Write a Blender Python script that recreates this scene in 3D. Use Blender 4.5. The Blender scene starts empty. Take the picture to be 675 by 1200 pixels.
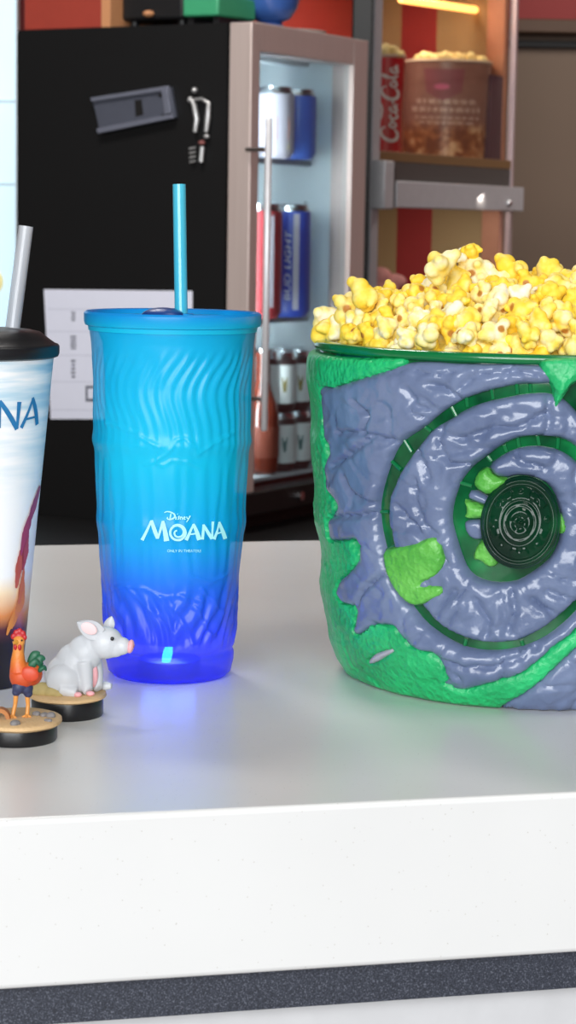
import bpy, bmesh, math, random
import numpy as np
from mathutils import Vector, Matrix, noise
from mathutils.geometry import delaunay_2d_cdt

random.seed(7)
rng = np.random.default_rng(11)
SC = bpy.context.scene
COL = SC.collection
V3 = lambda *a: np.array(a, float)

# ------------------------------------------------------------------ camera
F_PX, W_PX, H_PX = 2600.0, 675.0, 1200.0
EYE = V3(0, 0, 1.18)
PITCH = math.atan((600 - 262) / F_PX)
ROLL = 0.0165
Z_TOP = 0.92                       # worktop height

_F = V3(0, math.cos(PITCH), -math.sin(PITCH))
_R0 = V3(1, 0, 0)
_U0 = V3(0, math.sin(PITCH), math.cos(PITCH))
_R = math.cos(ROLL) * _R0 + math.sin(ROLL) * _U0
_U = -math.sin(ROLL) * _R0 + math.cos(ROLL) * _U0

cam_d = bpy.data.cameras.new('camera')
cam = bpy.data.objects.new('camera', cam_d)
COL.objects.link(cam)
M = Matrix(((_R[0], _U[0], -_F[0], EYE[0]), (_R[1], _U[1], -_F[1], EYE[1]),
            (_R[2], _U[2], -_F[2], EYE[2]), (0, 0, 0, 1)))
cam.matrix_world = M
cam_d.sensor_fit = 'HORIZONTAL'
cam_d.sensor_width = 24.0
cam_d.lens = 24.0 * F_PX / W_PX
cam_d.clip_start = 0.05
cam_d.clip_end = 60
cam_d.dof.use_dof = True
cam_d.dof.focus_distance = 1.24
cam_d.dof.aperture_fstop = 30.0
SC.camera = cam


def ray(px, py):
    d = _F + ((px - W_PX / 2) / F_PX) * _R - ((py - H_PX / 2) / F_PX) * _U
    return d / np.linalg.norm(d)


def on_z(px, py, z):
    d = ray(px, py)
    return EYE + d * ((z - EYE[2]) / d[2])


def on_plane(px, py, p0, n):
    d = ray(px, py)
    return EYE + d * (np.dot(np.asarray(p0) - EYE, n) / np.dot(d, n))


def at_y(px, py, y):
    return on_plane(px, py, V3(0, y, 0), V3(0, 1, 0))


# ------------------------------------------------------------------ materials
def lin(c):
    out = []
    for v in c[:3]:
        v = v / 255.0
        out.append(v / 12.92 if v <= 0.04045 else ((v + 0.055) / 1.055) ** 2.4)
    return (*out, 1.0)


def new_mat(name):
    m = bpy.data.materials.new(name)
    m.use_nodes = True
    nt = m.node_tree
    return m, nt, nt.nodes['Principled BSDF']


def N(nt, t, **kw):
    n = nt.nodes.new(t)
    for k, v in kw.items():
        if k in n.inputs:
            n.inputs[k].default_value = v
        else:
            setattr(n, k, v)
    return n


def mixc(nt, fac, a, b, blend='MIX'):
    n = nt.nodes.new('ShaderNodeMix')
    n.data_type = 'RGBA'
    n.blend_type = blend
    for s, v in ((0, fac), (6, a), (7, b)):
        if hasattr(v, 'is_linked'):
            nt.links.new(v, n.inputs[s])
        else:
            n.inputs[s].default_value = v
    return n.outputs[2]


def ramp(nt, fac, stops):
    n = nt.nodes.new('ShaderNodeValToRGB')
    els = n.color_ramp.elements
    while len(els) < len(stops):
        els.new(0.5)
    for e, (p, c) in zip(els, stops):
        e.position = p
        e.color = c
    nt.links.new(fac, n.inputs[0])
    return n.outputs[0]


def coords(nt, which='Object'):
    return nt.nodes.new('ShaderNodeTexCoord').outputs[which]


def noise_fac(nt, scale, detail=3, vec=None, rough=0.5):
    n = N(nt, 'ShaderNodeTexNoise')
    n.inputs['Scale'].default_value = scale
    n.inputs['Detail'].default_value = detail
    n.inputs['Roughness'].default_value = rough
    nt.links.new(vec or coords(nt), n.inputs['Vector'])
    return n.outputs['Fac']


def bump(nt, p, fac, strength, dist):
    b = N(nt, 'ShaderNodeBump')
    b.inputs['Strength'].default_value = strength
    b.inputs['Distance'].default_value = dist
    nt.links.new(fac, b.inputs['Height'])
    nt.links.new(b.outputs[0], p.inputs['Normal'])
    return b


def mat(name, c, rough=0.5, metal=0.0, vary=0.08, scale=60, bmp=0.0, bscale=200, coat=0.0, spec=0.5, sss=0.0, emit=None, es=1.0):
    m, nt, p = new_mat(name)
    c = lin(c)
    if vary > 0:
        f = noise_fac(nt, scale)
        lo = tuple(v * (1 - vary) for v in c[:3]) + (1,)
        hi = tuple(min(1, v * (1 + vary)) for v in c[:3]) + (1,)
        nt.links.new(mixc(nt, f, lo, hi), p.inputs['Base Color'])
    else:
        p.inputs['Base Color'].default_value = c
    p.inputs['Roughness'].default_value = rough
    p.inputs['Metallic'].default_value = metal
    p.inputs['Coat Weight'].default_value = coat
    p.inputs['Specular IOR Level'].default_value = spec
    if sss:
        p.inputs['Subsurface Weight'].default_value = sss
        p.inputs['Subsurface Radius'].default_value = (0.01, 0.01, 0.01)
        p.inputs['Subsurface Scale'].default_value = 0.5
    if emit:
        p.inputs['Emission Color'].default_value = lin(emit)
        p.inputs['Emission Strength'].default_value = es
    if bmp:
        bump(nt, p, noise_fac(nt, bscale, 4), bmp, 0.002)
    return m


def glass_mat(name, tint=(235, 245, 245), refl_rough=0.02, extra=0.0):
    m, nt, p = new_mat(name)
    nt.nodes.remove(p)
    out = nt.nodes['Material Output']
    t = N(nt, 'ShaderNodeBsdfTransparent')
    t.inputs[0].default_value = lin(tint)
    g = N(nt, 'ShaderNodeBsdfGlossy')
    g.inputs['Roughness'].default_value = refl_rough
    fr = N(nt, 'ShaderNodeFresnel')
    fr.inputs['IOR'].default_value = 1.45
    mx = N(nt, 'ShaderNodeMixShader')
    geo = N(nt, 'ShaderNodeNewGeometry')
    front = N(nt, 'ShaderNodeMath'); front.operation = 'SUBTRACT'; front.inputs[0].default_value = 1.0
    nt.links.new(geo.outputs['Backfacing'], front.inputs[1])
    both = N(nt, 'ShaderNodeMath'); both.operation = 'MULTIPLY'
    nt.links.new(fr.outputs[0], both.inputs[0]); nt.links.new(front.outputs[0], both.inputs[1])
    fac = both.outputs[0]
    if extra:
        a = N(nt, 'ShaderNodeMath')
        a.operation = 'ADD'
        a.inputs[1].default_value = extra
        nt.links.new(fac, a.inputs[0])
        fac = a.outputs[0]
    nt.links.new(fac, mx.inputs[0])
    nt.links.new(t.outputs[0], mx.inputs[1])
    nt.links.new(g.outputs[0], mx.inputs[2])
    nt.links.new(mx.outputs[0], out.inputs['Surface'])
    return m


# ------------------------------------------------------------------ geometry
class G:
    def __init__(s):
        s.v, s.f = [], []

    def add(s, vs, fs):
        o = len(s.v)
        s.v.extend([tuple(map(float, p)) for p in vs])
        s.f.extend([tuple(i + o for i in f) for f in fs])
        return s

    def box(s, lo, hi, fr=None):
        (x0, y0, z0), (x1, y1, z1) = lo, hi
        P = [(x0, y0, z0), (x1, y0, z0), (x1, y1, z0), (x0, y1, z0), (x0, y0, z1), (x1, y0, z1), (x1, y1, z1), (x0, y1, z1)]
        if fr:
            P = [fr(*p) for p in P]
        return s.add(P, [(0, 3, 2, 1), (4, 5, 6, 7), (0, 1, 5, 4), (1, 2, 6, 5), (2, 3, 7, 6), (3, 0, 4, 7)])

    def lathe(s, prof, c, n=64, disp=None, close=True, a0=0, a1=2 * math.pi):
        """prof: list of (r, z); c: axis (x, y); closed profile loop if first == last"""
        full = abs(a1 - a0 - 2 * math.pi) < 1e-6
        cols = n if full else n + 1
        vs, fs = [], []
        for r, z in prof:
            for i in range(cols):
                a = a0 + (a1 - a0) * i / n
                rr = r + (disp(a, z) if disp else 0)
                vs.append((c[0] + rr * math.sin(a), c[1] - rr * math.cos(a), z))
        for j in range(len(prof) - 1):
            for i in range(n):
                k = (i + 1) % cols
                fs.append((j * cols + i, j * cols + k, (j + 1) * cols + k, (j + 1) * cols + i))
        if close and full:
            if prof[0][0] > 1e-6 and prof[0] != prof[-1]:
                fs.append(tuple(reversed(range(cols))))
            if prof[-1][0] > 1e-6 and prof[0] != prof[-1]:
                fs.append(tuple((len(prof) - 1) * cols + i for i in range(cols)))
        return s.add(vs, fs)

    def tube(s, pts, r, n=12, cap=True, flat=1.0):
        pts = [np.asarray(p, float) for p in pts]
        rs = r if hasattr(r, '__len__') else [r] * len(pts)
        t0 = pts[1] - pts[0]
        ref = V3(0, 0, 1) if abs(t0[2]) < 0.9 * np.linalg.norm(t0) else V3(0, 1, 0)
        vs, fs = [], []
        for i, p in enumerate(pts):
            t = pts[min(i + 1, len(pts) - 1)] - pts[max(i - 1, 0)]
            t = t / (np.linalg.norm(t) + 1e-12)
            a = np.cross(t, ref)
            if np.linalg.norm(a) < 1e-6:
                a = np.cross(t, V3(1, 0, 0))
            a /= np.linalg.norm(a)
            b = np.cross(a, t)
            ref = b
            for k in range(n):
                th = 2 * math.pi * k / n
                vs.append(p + rs[i] * (math.cos(th) * a + flat * math.sin(th) * b))
        for i in range(len(pts) - 1):
            for k in range(n):
                k2 = (k + 1) % n
                fs.append((i * n + k, i * n + k2, (i + 1) * n + k2, (i + 1) * n + k))
        if cap:
            fs.append(tuple(reversed(range(n))))
            fs.append(tuple((len(pts) - 1) * n + k for k in range(n)))
        return s.add(vs, fs)

    def ell(s, c, r, n=20, m=12, rot=None):
        vs, fs = [], []
        r = (r, r, r) if not hasattr(r, '__len__') else r
        for j in range(m + 1):
            ph = math.pi * j / m
            for i in range(n):
                th = 2 * math.pi * i / n
                p = V3(r[0] * math.sin(ph) * math.cos(th), r[1] * math.sin(ph) * math.sin(th), r[2] * math.cos(ph))
                if rot is not None:
                    p = np.array(rot @ Vector(p))
                vs.append(p + np.asarray(c))
        for j in range(m):
            for i in range(n):
                k = (i + 1) % n
                fs.append((j * n + i, (j + 1) * n + i, (j + 1) * n + k, j * n + k))
        return s.add(vs, fs)


def mesh_of(name, g, m, smooth=40, loc=(0, 0, 0)):
    me = bpy.data.meshes.new(name)
    vs = [(p[0] - loc[0], p[1] - loc[1], p[2] - loc[2]) for p in g.v]
    me.from_pydata(vs, [], g.f)
    me.validate()
    bm = bmesh.new()
    bm.from_mesh(me)
    bmesh.ops.remove_doubles(bm, verts=bm.verts, dist=1e-6)
    bmesh.ops.dissolve_degenerate(bm, edges=bm.edges, dist=1e-7)
    bmesh.ops.recalc_face_normals(bm, faces=bm.faces)
    bm.to_mesh(me)
    bm.free()
    if smooth:
        me.shade_smooth()
        me.set_sharp_from_angle(angle=math.radians(smooth))
    if m:
        me.materials.append(m)
    return me


def obj(name, g, m, parent=None, loc=None, smooth=40, bevel=0.0, seg=2):
    """link one mesh object; world-space geometry"""
    if parent is not None:
        base = parent
        L = V3(0, 0, 0)
        while base is not None:
            L = L + np.array(base.location)
            base = base.parent
        loc_w = L
    else:
        loc_w = V3(*(loc if loc is not None else (0, 0, 0)))
    me = mesh_of(name, g, m, smooth, loc_w)
    o = bpy.data.objects.new(name, me)
    COL.objects.link(o)
    if parent is not None:
        o.parent = parent
    else:
        o.location = loc_w
    if bevel:
        b = o.modifiers.new('bevel', 'BEVEL')
        b.width = bevel
        b.segments = seg
        b.limit_method = 'ANGLE'
        b.angle_limit = math.radians(35)
    return o


def tag(o, label, cat, group=None, kind=None):
    o['label'] = label
    o['category'] = cat
    if group:
        o['group'] = group
    if kind:
        o['kind'] = kind
    return o


def thing(name, label, cat, loc, group=None):
    o = bpy.data.objects.new(name, None)
    o.empty_display_size = 0.02
    COL.objects.link(o)
    o.location = tuple(loc)
    return tag(o, label, cat, group)


def struct(o, label=None, cat=None):
    o['kind'] = 'structure'
    if label:
        o['label'] = label
        o['category'] = cat
    return o


def evaluated(o):
    dg = bpy.context.evaluated_depsgraph_get()
    me = bpy.data.meshes.new_from_object(o.evaluated_get(dg))
    return me


def blob(g, voxel, smooth_it=6, factor=0.5):
    """union of closed shapes grown into one continuous skin; returns a G"""
    me = bpy.data.meshes.new('tmp')
    me.from_pydata(g.v, [], g.f)
    bm = bmesh.new(); bm.from_mesh(me)
    bmesh.ops.remove_doubles(bm, verts=bm.verts, dist=1e-7)
    bmesh.ops.recalc_face_normals(bm, faces=bm.faces)
    bm.to_mesh(me); bm.free()
    o = bpy.data.objects.new('tmp', me)
    COL.objects.link(o)
    r = o.modifiers.new('r', 'REMESH')
    r.mode = 'VOXEL'
    r.voxel_size = voxel
    s = o.modifiers.new('s', 'SMOOTH')
    s.iterations = smooth_it
    s.factor = factor
    me2 = evaluated(o)
    out = G()
    out.add([v.co for v in me2.vertices], [tuple(p.vertices) for p in me2.polygons])
    bpy.data.objects.remove(o)
    bpy.data.meshes.remove(me)
    bpy.data.meshes.remove(me2)
    return out


# --- flat shapes wrapped on a surface
def inside(pts, loops):
    pts = np.asarray(pts, float)
    c = np.zeros(len(pts), bool)
    for lp in loops:
        lp = np.asarray(lp, float)
        x0, y0 = lp[:, 0], lp[:, 1]
        x1, y1 = np.roll(x0, -1), np.roll(y0, -1)
        for a, b, d, e in zip(x0, y0, x1, y1):
            m = ((b > pts[:, 1]) != (e > pts[:, 1]))
            if m.any():
                xs = a + (pts[:, 1] - b) * (d - a) / (e - b + 1e-15)
                c ^= m & (pts[:, 0] < xs)
    return c


def seg_dist(pts, loops, closed=True):
    pts = np.asarray(pts, float)
    best = np.full(len(pts), 1e9)
    for lp in loops:
        lp = np.asarray(lp, float)
        nxt = np.roll(lp, -1, 0) if closed else lp[1:]
        cur = lp if closed else lp[:-1]
        for a, b in zip(cur, nxt):
            ab = b - a
            t = np.clip(((pts - a) @ ab) / (ab @ ab + 1e-18), 0, 1)
            best = np.minimum(best, np.linalg.norm(pts - (a + t[:, None] * ab), axis=1))
    return best


def densify(lp, step):
    out = []
    n = len(lp)
    for i in range(n):
        a, b = np.asarray(lp[i], float), np.asarray(lp[(i + 1) % n], float)
        k = max(1, int(np.ceil(np.linalg.norm(b - a) / step)))
        for j in range(k):
            out.append(a + (b - a) * j / k)
    return np.array(out)


def smooth_loop(lp, it=2):
    lp = np.asarray(lp, float)
    for _ in range(it):
        nx = np.roll(lp, -1, 0)
        lp = np.stack([0.75 * lp + 0.25 * nx, 0.25 * lp + 0.75 * nx], 1).reshape(-1, 2)
    return lp


def fill(loops, step):
    """triangulate loops (even-odd) with an interior grid -> pts, tris, boundary index loops"""
    loops = [densify(l, step) for l in loops]
    allp = np.concatenate(loops)
    lo, hi = allp.min(0), allp.max(0)
    xs = np.arange(lo[0], hi[0] + step, step)
    ys = np.arange(lo[1], hi[1] + step, step * 0.866)
    gx = []
    for j, y in enumerate(ys):
        for x in xs:
            gx.append((x + (step / 2 if j % 2 else 0), y))
    gx = np.array(gx)
    gx = gx[inside(gx, loops)]
    if len(gx):
        gx = gx[seg_dist(gx, loops) > step * 0.45]
    verts = [Vector(p) for p in allp] + [Vector(p) for p in gx]
    edges, base, bl = [], 0, []
    for l in loops:
        n = len(l)
        edges += [(base + i, base + (i + 1) % n) for i in range(n)]
        bl.append(list(range(base, base + n)))
        base += n
    res = delaunay_2d_cdt(verts, edges, [], 0, 1e-9)
    P = np.array([tuple(p) for p in res[0]])
    T = np.array([f for f in res[2]])
    cen = P[T].mean(1)
    T = T[inside(cen, loops)]
    return P, T, loops


def relief(g, loops, step, hfun, place, skirt=None):
    """raised patch: hfun(pts, dist)->height; place(s, t, h)->xyz; boundary dropped to skirt height"""
    P, T, L = fill(loops, step)
    d = seg_dist(P, L)
    h = hfun(P, d)
    top = [place(p[0], p[1], hh) for p, hh in zip(P, h)]
    o = len(g.v)
    g.add(top, [tuple(t) for t in T])
    if skirt is not None:
        # boundary edges used once
        cnt = {}
        for t in T:
            for a, b in ((t[0], t[1]), (t[1], t[2]), (t[2], t[0])):
                k = (min(a, b), max(a, b))
                cnt[k] = None if k in cnt else (a, b)
        lowmap = {}
        for k, e in cnt.items():
            if e is None:
                continue
            for i in e:
                if i not in lowmap:
                    lowmap[i] = len(g.v)
                    g.v.append(tuple(map(float, place(P[i][0], P[i][1], skirt))))
            a, b = e
            g.f.append((o + b, o + a, lowmap[a], lowmap[b]))
    return g


class Rev:
    """surface of revolution about a vertical axis; theta = 0 faces the -y side"""
    def __init__(s, c, prof):
        s.c = c
        prof = sorted(prof)
        s.z = np.array([p[0] for p in prof]); s.r = np.array([p[1] for p in prof])

    def R(s, z):
        return np.interp(z, s.z, s.r)

    def at(s, th, z, off=0.0):
        r = float(s.R(z)) + off
        return V3(s.c[0] + r * math.sin(th), s.c[1] - r * math.cos(th), z)

    def hit(s, px, py):
        d = ray(px, py)
        t0 = (s.c[1] - EYE[1]) / d[1]
        ts = np.linspace(t0 - 0.22, t0 + 0.05, 500)
        X = EYE[None] + ts[:, None] * d
        gg = np.hypot(X[:, 0] - s.c[0], X[:, 1] - s.c[1]) - s.R(X[:, 2])
        w = np.where(gg < 0)[0]
        i = w[0] if len(w) else int(np.argmin(gg))
        p = X[i]
        return math.atan2(p[0] - s.c[0], s.c[1] - p[1]), float(p[2])


def px_profile(cx_px, D, rows, m=0.0):
    """rows of (pixel y, half width in px) at axis depth D -> (z, R)"""
    out = []
    for y, hw in rows:
        a = at_y(cx_px, y, D); b = at_y(cx_px + hw, y, D)
        out.append((a[2], abs(b[0] - a[0]) - m))
    return out


def text_shape(s, size=1.0, shear=0.0, spacing=1.0):
    """letters as a flat triangle/polygon set, x from 0"""
    cu = bpy.data.curves.new('tmp', 'FONT')
    cu.body = s
    cu.size = size
    cu.shear = shear
    cu.space_character = spacing
    cu.resolution_u = 3
    o = bpy.data.objects.new('tmp', cu)
    COL.objects.link(o)
    me = evaluated(o)
    vs = np.array([v.co[:2] for v in me.vertices])
    fs = [tuple(p.vertices) for p in me.polygons]
    bpy.data.objects.remove(o)
    bpy.data.curves.remove(cu)
    bpy.data.meshes.remove(me)
    return vs, fs


def stroke(pts, w, n=1):
    """a pen stroke as a closed polygon"""
    p = np.asarray(pts, float)
    for _ in range(n):                                    # corner cutting
        q = [p[0]]
        for a, b in zip(p[:-1], p[1:]):
            q += [0.75 * a + 0.25 * b, 0.25 * a + 0.75 * b]
        q.append(p[-1])
        p = np.array(q)
    t = np.gradient(p, axis=0)
    t /= np.linalg.norm(t, axis=1)[:, None] + 1e-12
    nn = np.stack([-t[:, 1], t[:, 0]], 1)
    ws = np.asarray(w if hasattr(w, '__len__') else [w] * len(p), float)
    if len(ws) != len(p):
        ws = np.interp(np.linspace(0, 1, len(p)), np.linspace(0, 1, len(ws)), ws)
    return p, nn, ws


def add_stroke(g, pts, w, place, n=2, th=0.0004):
    p, nn, ws = stroke(pts, w, n)
    A = p + nn * ws[:, None] / 2
    B = p - nn * ws[:, None] / 2
    vs = [place(*a, th) for a in A] + [place(*b, th) for b in B]
    k = len(p)
    g.add(vs, [(i, i + 1, k + i + 1, k + i) for i in range(k - 1)])
# ------------------------------------------------------------------ service counter
fa, fb = on_z(0, 961, Z_TOP), on_z(675, 929, Z_TOP)
e = (fb - fa); e[2] = 0; e /= np.linalg.norm(e)
gdir = V3(-e[1], e[0], 0)
bk = on_z(225, 635.5, Z_TOP)
CDEP = float(np.dot(bk - fa, gdir))
CO = fa.copy(); CO[2] = 0


def cfr(a, b, c):
    return CO + a * e + b * gdir + V3(0, 0, c)


fm = on_plane(337, 1139, fa, gdir)[2]
fm2 = on_plane(337, 1181, fa + 0.012 * gdir, gdir)[2]

m, nt, p = new_mat('white_quartz')
v = N(nt, 'ShaderNodeTexVoronoi'); v.inputs['Scale'].default_value = 380
nt.links.new(coords(nt), v.inputs['Vector'])
sp = ramp(nt, v.outputs['Distance'], [(0.0, (0, 0, 0, 1)), (0.09, (0, 0, 0, 1)), (0.14, (1, 1, 1, 1))])
pick = N(nt, 'ShaderNodeMath'); pick.operation = 'GREATER_THAN'; pick.inputs[1].default_value = 0.72
sepc = N(nt, 'ShaderNodeSeparateColor'); nt.links.new(v.outputs['Color'], sepc.inputs[0])
nt.links.new(sepc.outputs[0], pick.inputs[0])
base = mixc(nt, noise_fac(nt, 9, 3), lin((226, 226, 225)), lin((236, 236, 235)))
inv = N(nt, 'ShaderNodeMath'); inv.operation = 'SUBTRACT'; inv.inputs[0].default_value = 1
nt.links.new(sp, inv.inputs[1])
mul = N(nt, 'ShaderNodeMath'); mul.operation = 'MULTIPLY'
nt.links.new(inv.outputs[0], mul.inputs[0]); nt.links.new(pick.outputs[0], mul.inputs[1])
nt.links.new(mixc(nt, mul.outputs[0], base, lin((206, 203, 198))), p.inputs['Base Color'])
p.inputs['Roughness'].default_value = 0.28
p.inputs['Specular IOR Level'].default_value = 0.5
M_QUARTZ = m

m, nt, p = new_mat('speckled_dark_laminate')
f = noise_fac(nt, 1300, 2)
nt.links.new(ramp(nt, f, [(0.35, lin((40, 43, 52))), (0.55, lin((58, 62, 74))), (0.74, lin((112, 116, 128)))]), p.inputs['Base Color'])
p.inputs['Roughness'].default_value = 0.5
M_DARKSTRIP = m
M_PANEL = mat('pale_grey_counter_panel', (214, 214, 216), 0.5)

counter = thing('service_counter', 'long white speckled stone counter the cups and bucket stand on', 'counter', cfr(0.6, 0.3, 0))
obj('worktop', G().box((-1.3, 0, fm), (2.1, CDEP, Z_TOP), cfr), M_QUARTZ, counter, bevel=0.0025, seg=3)
o = obj('trim_strip', G().box((-1.3, 0.012, fm2), (2.1, CDEP - 0.02, fm - 0.0002), cfr), M_DARKSTRIP, counter)
o['label'] = 'dark speckled strip under the white front'
obj('front_panel', G().box((-1.3, 0.03, 0.0), (2.1, CDEP - 0.04, fm2 - 0.0002), cfr), M_PANEL, counter)

# ------------------------------------------------------------------ room shell
M_FLOOR = mat('brown_floor_tile', (92, 80, 72), 0.5, scale=4)
M_WALL = mat('taupe_wall_paint', (132, 114, 99), 0.75, vary=0.05, scale=3)
M_RED = mat('deep_red_wall_paint', (150, 40, 38), 0.6, scale=4)
M_CEIL = mat('dark_ceiling', (110, 104, 98), 0.8)
M_BLACK = mat('black_trim', (22, 21, 21), 0.5)
M_BROWN = mat('brown_bulkhead_paint', (98, 74, 58), 0.6)
YB = 7.0
struct(obj('floor', G().box((-4, -4, -0.1), (4.5, YB + 0.1, 0)), M_FLOOR))
struct(obj('ceiling', G().box((-4, -1.0, 2.75), (4.5, YB + 0.1, 2.85)), M_CEIL))
zl = at_y(640, 53, YB)[2]
struct(obj('wall_back', G().box((-4, YB, 0), (4.5, YB + 0.1, 2.75)), M_WALL))
struct(obj('wall_left', G().box((-4.1, -1.0, 0), (-4, YB, 2.75)), M_WALL))
struct(obj('wall_right', G().box((4.5, -1.0, 0), (4.6, YB + 0.1, 2.75)), M_RED))
struct(obj('trim_1', G().box((0.5, YB - 0.03, zl - 0.01), (4.5, YB, zl + 0.012)), M_BLACK, bevel=0.003))
# brown bulkhead box below the ceiling and the red band over it
zb = at_y(640, 22, YB - 0.12)[2]
zb0 = at_y(640, 38, YB - 0.12)[2]
struct(obj('trim_2', G().box((0.5, YB - 0.12, zb0), (4.5, YB, zb)), M_BROWN, bevel=0.004))
struct(obj('trim_3', G().box((0.5, YB - 0.1, zb), (4.5, YB, 2.75)), M_RED))

# back bar the fridge stands on is placed with the fridge
# ------------------------------------------------------------------ fridge frame
D0 = 3.70
FO = at_y(287, 627, D0)
VPX = 1880.0
ang = math.atan((VPX - 337.5) / F_PX)
fu = V3(math.sin(ang), math.cos(ang), 0)           # along the door, to the right
fv = V3(-math.cos(ang), math.sin(ang), 0)          # along the side panel, to the left
FZ = FO[2]


def ff(a, b, c):
    return FO + a * fu + b * fv + V3(0, 0, c)


def on_front(px, py, b=0.0):
    q = on_plane(px, py, FO + b * fv, fv) - FO
    return float(q @ fu), float(q[2])


def on_side(px, py, a=0.0):
    q = on_plane(px, py, FO + a * fu, fu) - FO
    return float(q @ fv), float(q[2])


FW = on_front(432, 47)[0]
FH = on_front(287, 24)[1]
FD = on_side(20, 40)[0]
DT = on_side(267, 200)[0]
print('FRIDGE', FO, FW, FH, FD, DT, 'counter', CDEP, fm, fm2, ang)

# back bar
M_BAR = mat('black_back_bar_top', (26, 25, 26), 0.35)
g = G().box((-0.35, -0.25, -0.045), (2.2, FD + 0.05, -0.0005), ff)
bb = thing('back_bar', 'low black back bar counter under the glass door fridge', 'counter', (FO[0] + 0.1, FO[1] + 0.4, 0))
obj('bar_top', g, M_BAR, bb, bevel=0.004)
obj('bar_body', G().box((-0.32, -0.2, -FZ), (2.15, FD + 0.02, -0.0455), ff), M_BLACK, bb)

# ------------------------------------------------------------------ glass door fridge
M_FBLK = mat('black_fridge_paint', (19, 19, 20), 0.5, vary=0.03, spec=0.3)
m, nt, p = new_mat('brushed_steel')
mp = N(nt, 'ShaderNodeMapping'); mp.inputs['Scale'].default_value = (300, 300, 6)
nt.links.new(coords(nt), mp.inputs[0])
f = noise_fac(nt, 1.0, 3, mp.outputs[0])
nt.links.new(mixc(nt, f, lin((196, 178, 172)), lin((212, 196, 190))), p.inputs['Base Color'])
p.inputs['Metallic'].default_value = 0.35
p.inputs['Roughness'].default_value = 0.42
M_STEEL = m
M_CHROME = mat('polished_steel', (225, 225, 228), 0.18, metal=1.0, vary=0.02)
M_LINER = mat('white_fridge_liner', (206, 216, 220), 0.5, vary=0.03)
M_GLASS = glass_mat('door_glass', (230, 238, 240), 0.03, 0.03)
M_SHELFGL = mat('grey_wire_shelf', (120, 140, 148), 0.4)

fr = thing('glass_door_fridge', 'black bar fridge with steel framed glass door holding drinks', 'fridge', ff(FW / 2, FD / 2, 0))
T = 0.03
body = G()
body.box((0, DT + 0.004, 0), (T, FD, FH), ff)                      # near side (the big black panel)
body.box((FW - T, DT + 0.004, 0), (FW, FD, FH), ff)
body.box((T, DT + 0.004, FH - T), (FW - T, FD, FH), ff)
body.box((T, DT + 0.004, 0), (FW - T, FD, 0.075), ff)
body.box((T, FD - T, 0.075), (FW - T, FD, FH - T), ff)
obj('cabinet', body, M_FBLK, fr)
e_ = 0.0015
ln = G()
x0, x1, y0, y1, z0, z1 = T + e_, FW - T - e_, DT + 0.006, FD - T - e_, 0.075 + e_, FH - T - e_
t_ = 0.006
ln.box((x0, y0, z0), (x0 + t_, y1, z1), ff); ln.box((x1 - t_, y0, z0), (x1, y1, z1), ff)
ln.box((x0 + t_, y0, z1 - t_), (x1 - t_, y1, z1), ff); ln.box((x0 + t_, y0, z0), (x1 - t_, y1, z0 + t_), ff)
ln.box((x0 + t_, y1 - t_, z0 + t_), (x1 - t_, y1, z1 - t_), ff)
obj('liner', ln, M_LINER, fr)
# ribs on the far inner wall
rb = G()
for i in range(9):
    zc = 0.16 + i * 0.066
    if zc < z1 - 0.06:
        rb.box((x1 - t_ - 0.012, y0 + 0.05, zc), (x1 - t_ - 0.0003, y1 - 0.06, zc + 0.006), ff)
obj('shelf_rail', rb, M_LINER, fr)
# door
gl0, gt0 = on_front(305, 61)
gl1, gt1 = on_front(414.5, 76)
gb = on_front(320, 573)[1]
gtop = (gt0 + gt1) / 2
door = obj('door', G().box((0, 0, gb), (gl0, DT, FH), ff).box((gl1, 0, gb), (FW, DT, FH), ff).box((gl0, 0, gtop), (gl1, DT, FH), ff), M_STEEL, fr, bevel=0.002)
door['label'] = 'brushed steel door frame'
obj('glass_pane', G().box((gl0, 0.010, gb), (gl1, 0.016, gtop), ff), M_GLASS, door, smooth=0)
kp = obj('kick_panel', G().box((0, 0.0, 0.03), (FW, DT, gb - 0.001), ff), M_FBLK, fr, bevel=0.002)
c_ = on_front(351, 581)
lk = G()
for k in range(1):
    pts = [ff(c_[0], 0.0, c_[1]), ff(c_[0], -0.006, c_[1])]
    lk.tube(pts, 0.008, 20)
obj('lock', lk, M_CHROME, kp)
foot = G()
for a_ in (0.03, FW - 0.03):
    foot.tube([ff(a_, 0.07, 0), ff(a_, 0.07, 0.03)], 0.015, 16)
    foot.tube([ff(a_, FD - 0.05, 0), ff(a_, FD - 0.05, 0.001)], 0.015, 16)
for a_, b_ in ((0.03, 0.07), (FW - 0.03, 0.07)):
    obj('foot', G().tube([ff(a_, b_, 0), ff(a_, b_, 0.031)], 0.015, 16), M_BLACK, fr)
# handle
M_HAND = mat('satin_aluminium', (226, 226, 230), 0.3, metal=0.35)
hb = -0.042
ht = on_front(315, 138, hb); hl = on_front(309.5, 505, hb)
ha = (ht[0] + hl[0]) / 2
hd = obj('handle', G().tube([ff(ha, hb, hl[1]), ff(ha, hb, hl[1] + 0.002), ff(ha, hb, ht[1] - 0.002), ff(ha, hb, ht[1])], [0.0045, 0.0058, 0.0058, 0.0045], 18), M_HAND, door)
for yy in (175, 468):
    cc = on_front(310, yy, hb)[1]
    obj('handle_bracket', G().tube([ff(ha, 0.0, cc), ff(ha, hb, cc)], 0.004, 12), M_CHROME, hd)
# interior shelves
CANB = 0.20          # depth of the drinks rows


def on_depth(px, py, b):
    return on_front(px, py, b)


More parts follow.
